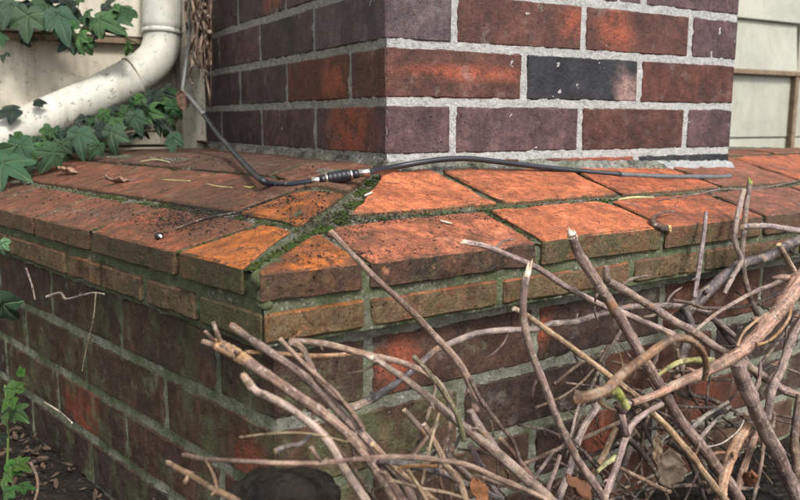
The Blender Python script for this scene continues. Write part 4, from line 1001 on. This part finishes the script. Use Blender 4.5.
branch('short tan stick sloping to the right edge below the ledge', [(779, 244, .09), (788, 261, .09), (799, 280, .09)], 6, 7, (.40, .29, .20), ('cut', PALE))
branch('slender light twig rising to the right edge over the shade', [(692, 334, .1), (713, 316, .1), (732, 304, .1), (756, 291, .1), (775, 284, .1), (802, 272, .1), (820, 266, .1)], 3.5, 6, (.35, .26, .21))
branch('thin dark wavy twig under the slender light one', [(672, 300, .06), (689, 303, .06), (705, 308, .06), (730, 308, .06), (756, 303, .06), (794, 287, .06), (810, 280, .06)], 4, 4, (.13, .085, .06))
branch('grey branch piece leaning on the wall left of the mauve one', [(600, 402, .05), (594, 412, .05), (585, 425, .05), (578, 442, .052), (570, 468, .055), (560, 496, .06), (556, 510, .06)], 8, 8, (.32, .25, .23))
branch('thin pale twig just left of the leaning grey piece', [(582, 398, .06), (576, 414, .06), (571, 436, .06), (567, 448, .06)], 3, 4, (.40, .32, .26))
branch('thin brown twig crossing low behind the mauve branch', [(506, 472, .05), (524, 464, .05), (556, 450, .05), (588, 436, .05), (620, 422, .05), (640, 410, .05)], 4.5, 5, (.19, .12, .085))
branch('orange-brown stick standing in the lower middle', [(616, 428, .07), (604, 455, .07), (590, 482, .07), (582, 510, .07)], 7, 8, (.34, .22, .12))
branch('pink forked branch dropping from the green bud', [(662, 404, .15), (648, 412, .15), (633, 423, .15), (624, 442, .15), (617, 465, .15), (604, 500, .15)], 6, 8, (.39, .28, .25), None, None, [(626, 436, 622, 414, .15, 7), (622, 414, 630, 402, .15, 6)])
branch('yellow-green living shoot bent behind the heavy mauve branch', [(655, 378, .12), (664, 371, .12), (678, 363, .12), (695, 360, .12), (713, 361, .12)], 4, 8, (.40, .40, .12), name='green_shoot')
branch('bright yellow-green bud end of a shoot in front of the tan stick', [(616, 390, .30), (622, 398, .30), (627, 408, .3)], 10, 8, (.50, .55, .12), name='green_shoot', knots=False)
branch('short yellowish shoot low between the orange and pink sticks', [(597, 472, .09), (605, 464, .09), (616, 457, .09)], 4, 7, (.52, .50, .24), name='green_shoot')
branch('thin rusty twig near the bottom right of the middle', [(620, 468, .1), (636, 476, .1), (655, 486, .1), (670, 492, .1)], 4.5, 5, (.26, .16, .1))
branch('upright straw stalk before the knotted pale branch', [(439, 413, .12), (430, 446, .12), (422, 484, .12)], 3, 3, (.48, .36, .22), name='straw_stalk', cat='stalk', knots=False)
branch('tan forked stick standing under the thick knotted branch', [(424, 424, .11), (437, 446, .115), (446, 465, .12), (459, 481, .12), (466, 504, .12)], 6, 8, (.42, .30, .20), ('cut', WHT))
branch('bright orange twig end low beside the white-tipped twig', [(398, 469, .13), (412, 466, .13), (437, 466, .13)], 4, 4, (.50, .26, .10))
branch('thin tan twig hanging down from the bright orange one', [(408, 470, .135), (417, 484, .135), (430, 506, .135)], 4, 5, (.46, .31, .18))
branch('dark grey stick lying low behind the white-tipped twig', [(380, 460, .1), (402, 464, .1), (440, 472, .1), (466, 484, .1), (500, 500, .1)], 9, 7, (.14, .12, .115))
branch('purple-grey twig going down left of the side limb', [(470, 444, .06), (478, 460, .06), (487, 478, .06), (503, 504, .06)], 7, 7, (.22, .17, .175))
branch('short pinkish stub low between the wall and the mauve branch', [(546, 494, .08), (556, 468, .08), (560, 455, .08)], 5, 4, (.35, .24, .21), ('cut', WHT))
branch('dark forked twig at the lower middle of the wall', [(524, 500, .06), (533, 480, .06), (545, 464, .06), (553, 452, .06)], 5, 3.5, (.15, .11, .1))
branch('white hair-thin stem curving by the cut orange stick', [(707, 447, .15), (722, 443, .15), (738, 431, .15), (744, 420, .15)], 1.8, 1.6, (.6, .55, .48), name='straw_stalk', cat='stalk', knots=False)
branch('upper of two pale dry blades above the tan stick', [(692, 428, .09), (706, 415, .09), (728, 402, .09)], 5, 4, (.36, .31, .26), cat='stalk', name='dry_blade', knots=False)
branch('lower of two pale dry blades above the tan stick', [(698, 440, .09), (712, 424, .09), (730, 406, .09)], 5, 4, (.34, .29, .25), cat='stalk', name='dry_blade', knots=False)
branch('knotty grey branch root below the arched end on the right', [(684, 306, .05), (690, 326, .05), (684, 350, .05), (676, 380, .05)], 8, 10, (.17, .14, .125))
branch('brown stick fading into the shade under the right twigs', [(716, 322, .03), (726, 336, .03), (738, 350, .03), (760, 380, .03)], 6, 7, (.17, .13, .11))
branch('hair-thin twig drooping in front of the left wall bricks', [(26, 268, .0), (32, 285, .0), (35, 300, .0)], 2.2, 2, (.30, .24, .20), name='twig', cat='twig', knots=False)
branch('pale crooked rootlet climbing the left wall under the coping', [(46, 297, .0), (60, 293, .0), (66, 299, .0), (80, 296, .0), (92, 293, .0), (104, 294, .0)], 3, 2, (.36, .30, .25), name='twig', cat='twig')
branch('fine upright grass stalk against the left wall mortar', [(96, 292, .004), (93, 320, .004), (86, 350, .004), (82, 372, .004)], 1.6, 1.4, (.26, .22, .14), name='twig', cat='twig', knots=False)
branch('pale diagonal rootlet on the red left wall brick', [(44, 402, .004), (60, 412, .004), (72, 423, .004)], 2.2, 1.8, (.45, .38, .3), name='twig', cat='twig', knots=False)
branch('brown bent twig over the corner of the leaf litter', [(30, 462, .10), (36, 474, .10), (38, 488, .1), (34, 504, .1)], 3, 3, (.24, .16, .10), name='twig', cat='twig')
for lab, nd, a_, b_, c_ in (
    ('slim brown stick inside the left bundle, nearest the stone', [(318, 424, .05), (344, 456, .055), (368, 490, .06), (380, 510, .06)], 4, 6, (.22, .13, .085)),
    ('dark stick showing between the pale branches of the left bundle', [(330, 402, .04), (362, 442, .045), (398, 478, .05), (430, 508, .05)], 5, 7, (.10, .065, .05)),
    ('tan stick crossing the left bundle near the bottom edge', [(372, 444, .1), (402, 474, .1), (436, 502, .1), (448, 512, .1)], 6, 7, (.40, .26, .16)),
    ('grey stick under the knotted pale branch, half hidden', [(404, 410, .045), (432, 440, .05), (462, 470, .05), (498, 506, .05)], 6, 8, (.21, .155, .125)),
    ('light peeled twig beneath the long white-tipped twig', [(392, 480, .12), (420, 488, .12), (452, 494, .12), (486, 508, .12)], 3.5, 4, (.48, .35, .23)),
    ('brown twig rising steeply beside the knotted pale branch', [(448, 506, .07), (440, 478, .07), (444, 450, .07), (452, 428, .07)], 4.5, 3, (.20, .12, .08)),
    ('reddish stick low down between the side limb and the mauve branch', [(500, 438, .05), (520, 462, .055), (540, 490, .06), (550, 510, .06)], 5, 6, (.26, .13, .09))):
    branch(lab, nd, a_, b_, c_, ('cut', PALE))
# the tangle behind, against the foot of the wall
rnd = random.Random(33); random.seed(5)
for k in range(84):
    x = rnd.uniform(560, 830) if k < 64 else rnd.uniform(350, 620); y = rnd.uniform(350, 520) if k < 64 else rnd.uniform(445, 520)
    if x > 700: y = rnd.uniform(290, 520)
    a = rnd.uniform(0, math.pi); ln_ = rnd.uniform(30, 75); c0 = rnd.uniform(.015, .09); nd = []
    bend = rnd.uniform(-.5, .5)
    for i in range(4):
        t = i / 3 - .5; nd.append((x + math.cos(a + bend * t) * ln_ * 2 * t, y + math.sin(a + bend * t) * ln_ * 2 * t, c0 + rnd.uniform(-.008, .008)))
    if min(q[1] for q in nd) < (270 if x > 740 else 320): continue
    cc = random.choice([(.07, .05, .04), (.13, .08, .05), (.10, .07, .055), (.20, .135, .10), (.06, .045, .035), (.05, .035, .03)]); wd = rnd.choice([2, 2.5, 3, 4, 5, 7])  # twig colours darkened to carry the deep shade of the tangle
    where = ('under the left branch bundle at the bottom', 'beneath the bent orange-brown branch', 'around the broad dead leaf and the tan stick', 'behind the thick grey-pink branch at the right')[0 if x < 530 else 1 if x < 640 else 2 if x < 725 else 3]
    tone = 'blackish' if sum(cc) < .2 else 'dull brown' if sum(cc) < .4 else 'light brown'; size = 'hair-thin' if wd < 2.6 else 'slim' if wd < 4.5 else 'thicker'
    branch(size + ' ' + tone + ' twig in the tangle ' + where, nd, wd, rnd.choice([1.6, 2, 3, 4]), cc, name='twig', cat='twig', group=size + ' ' + tone + ' twigs ' + where, seg=7)
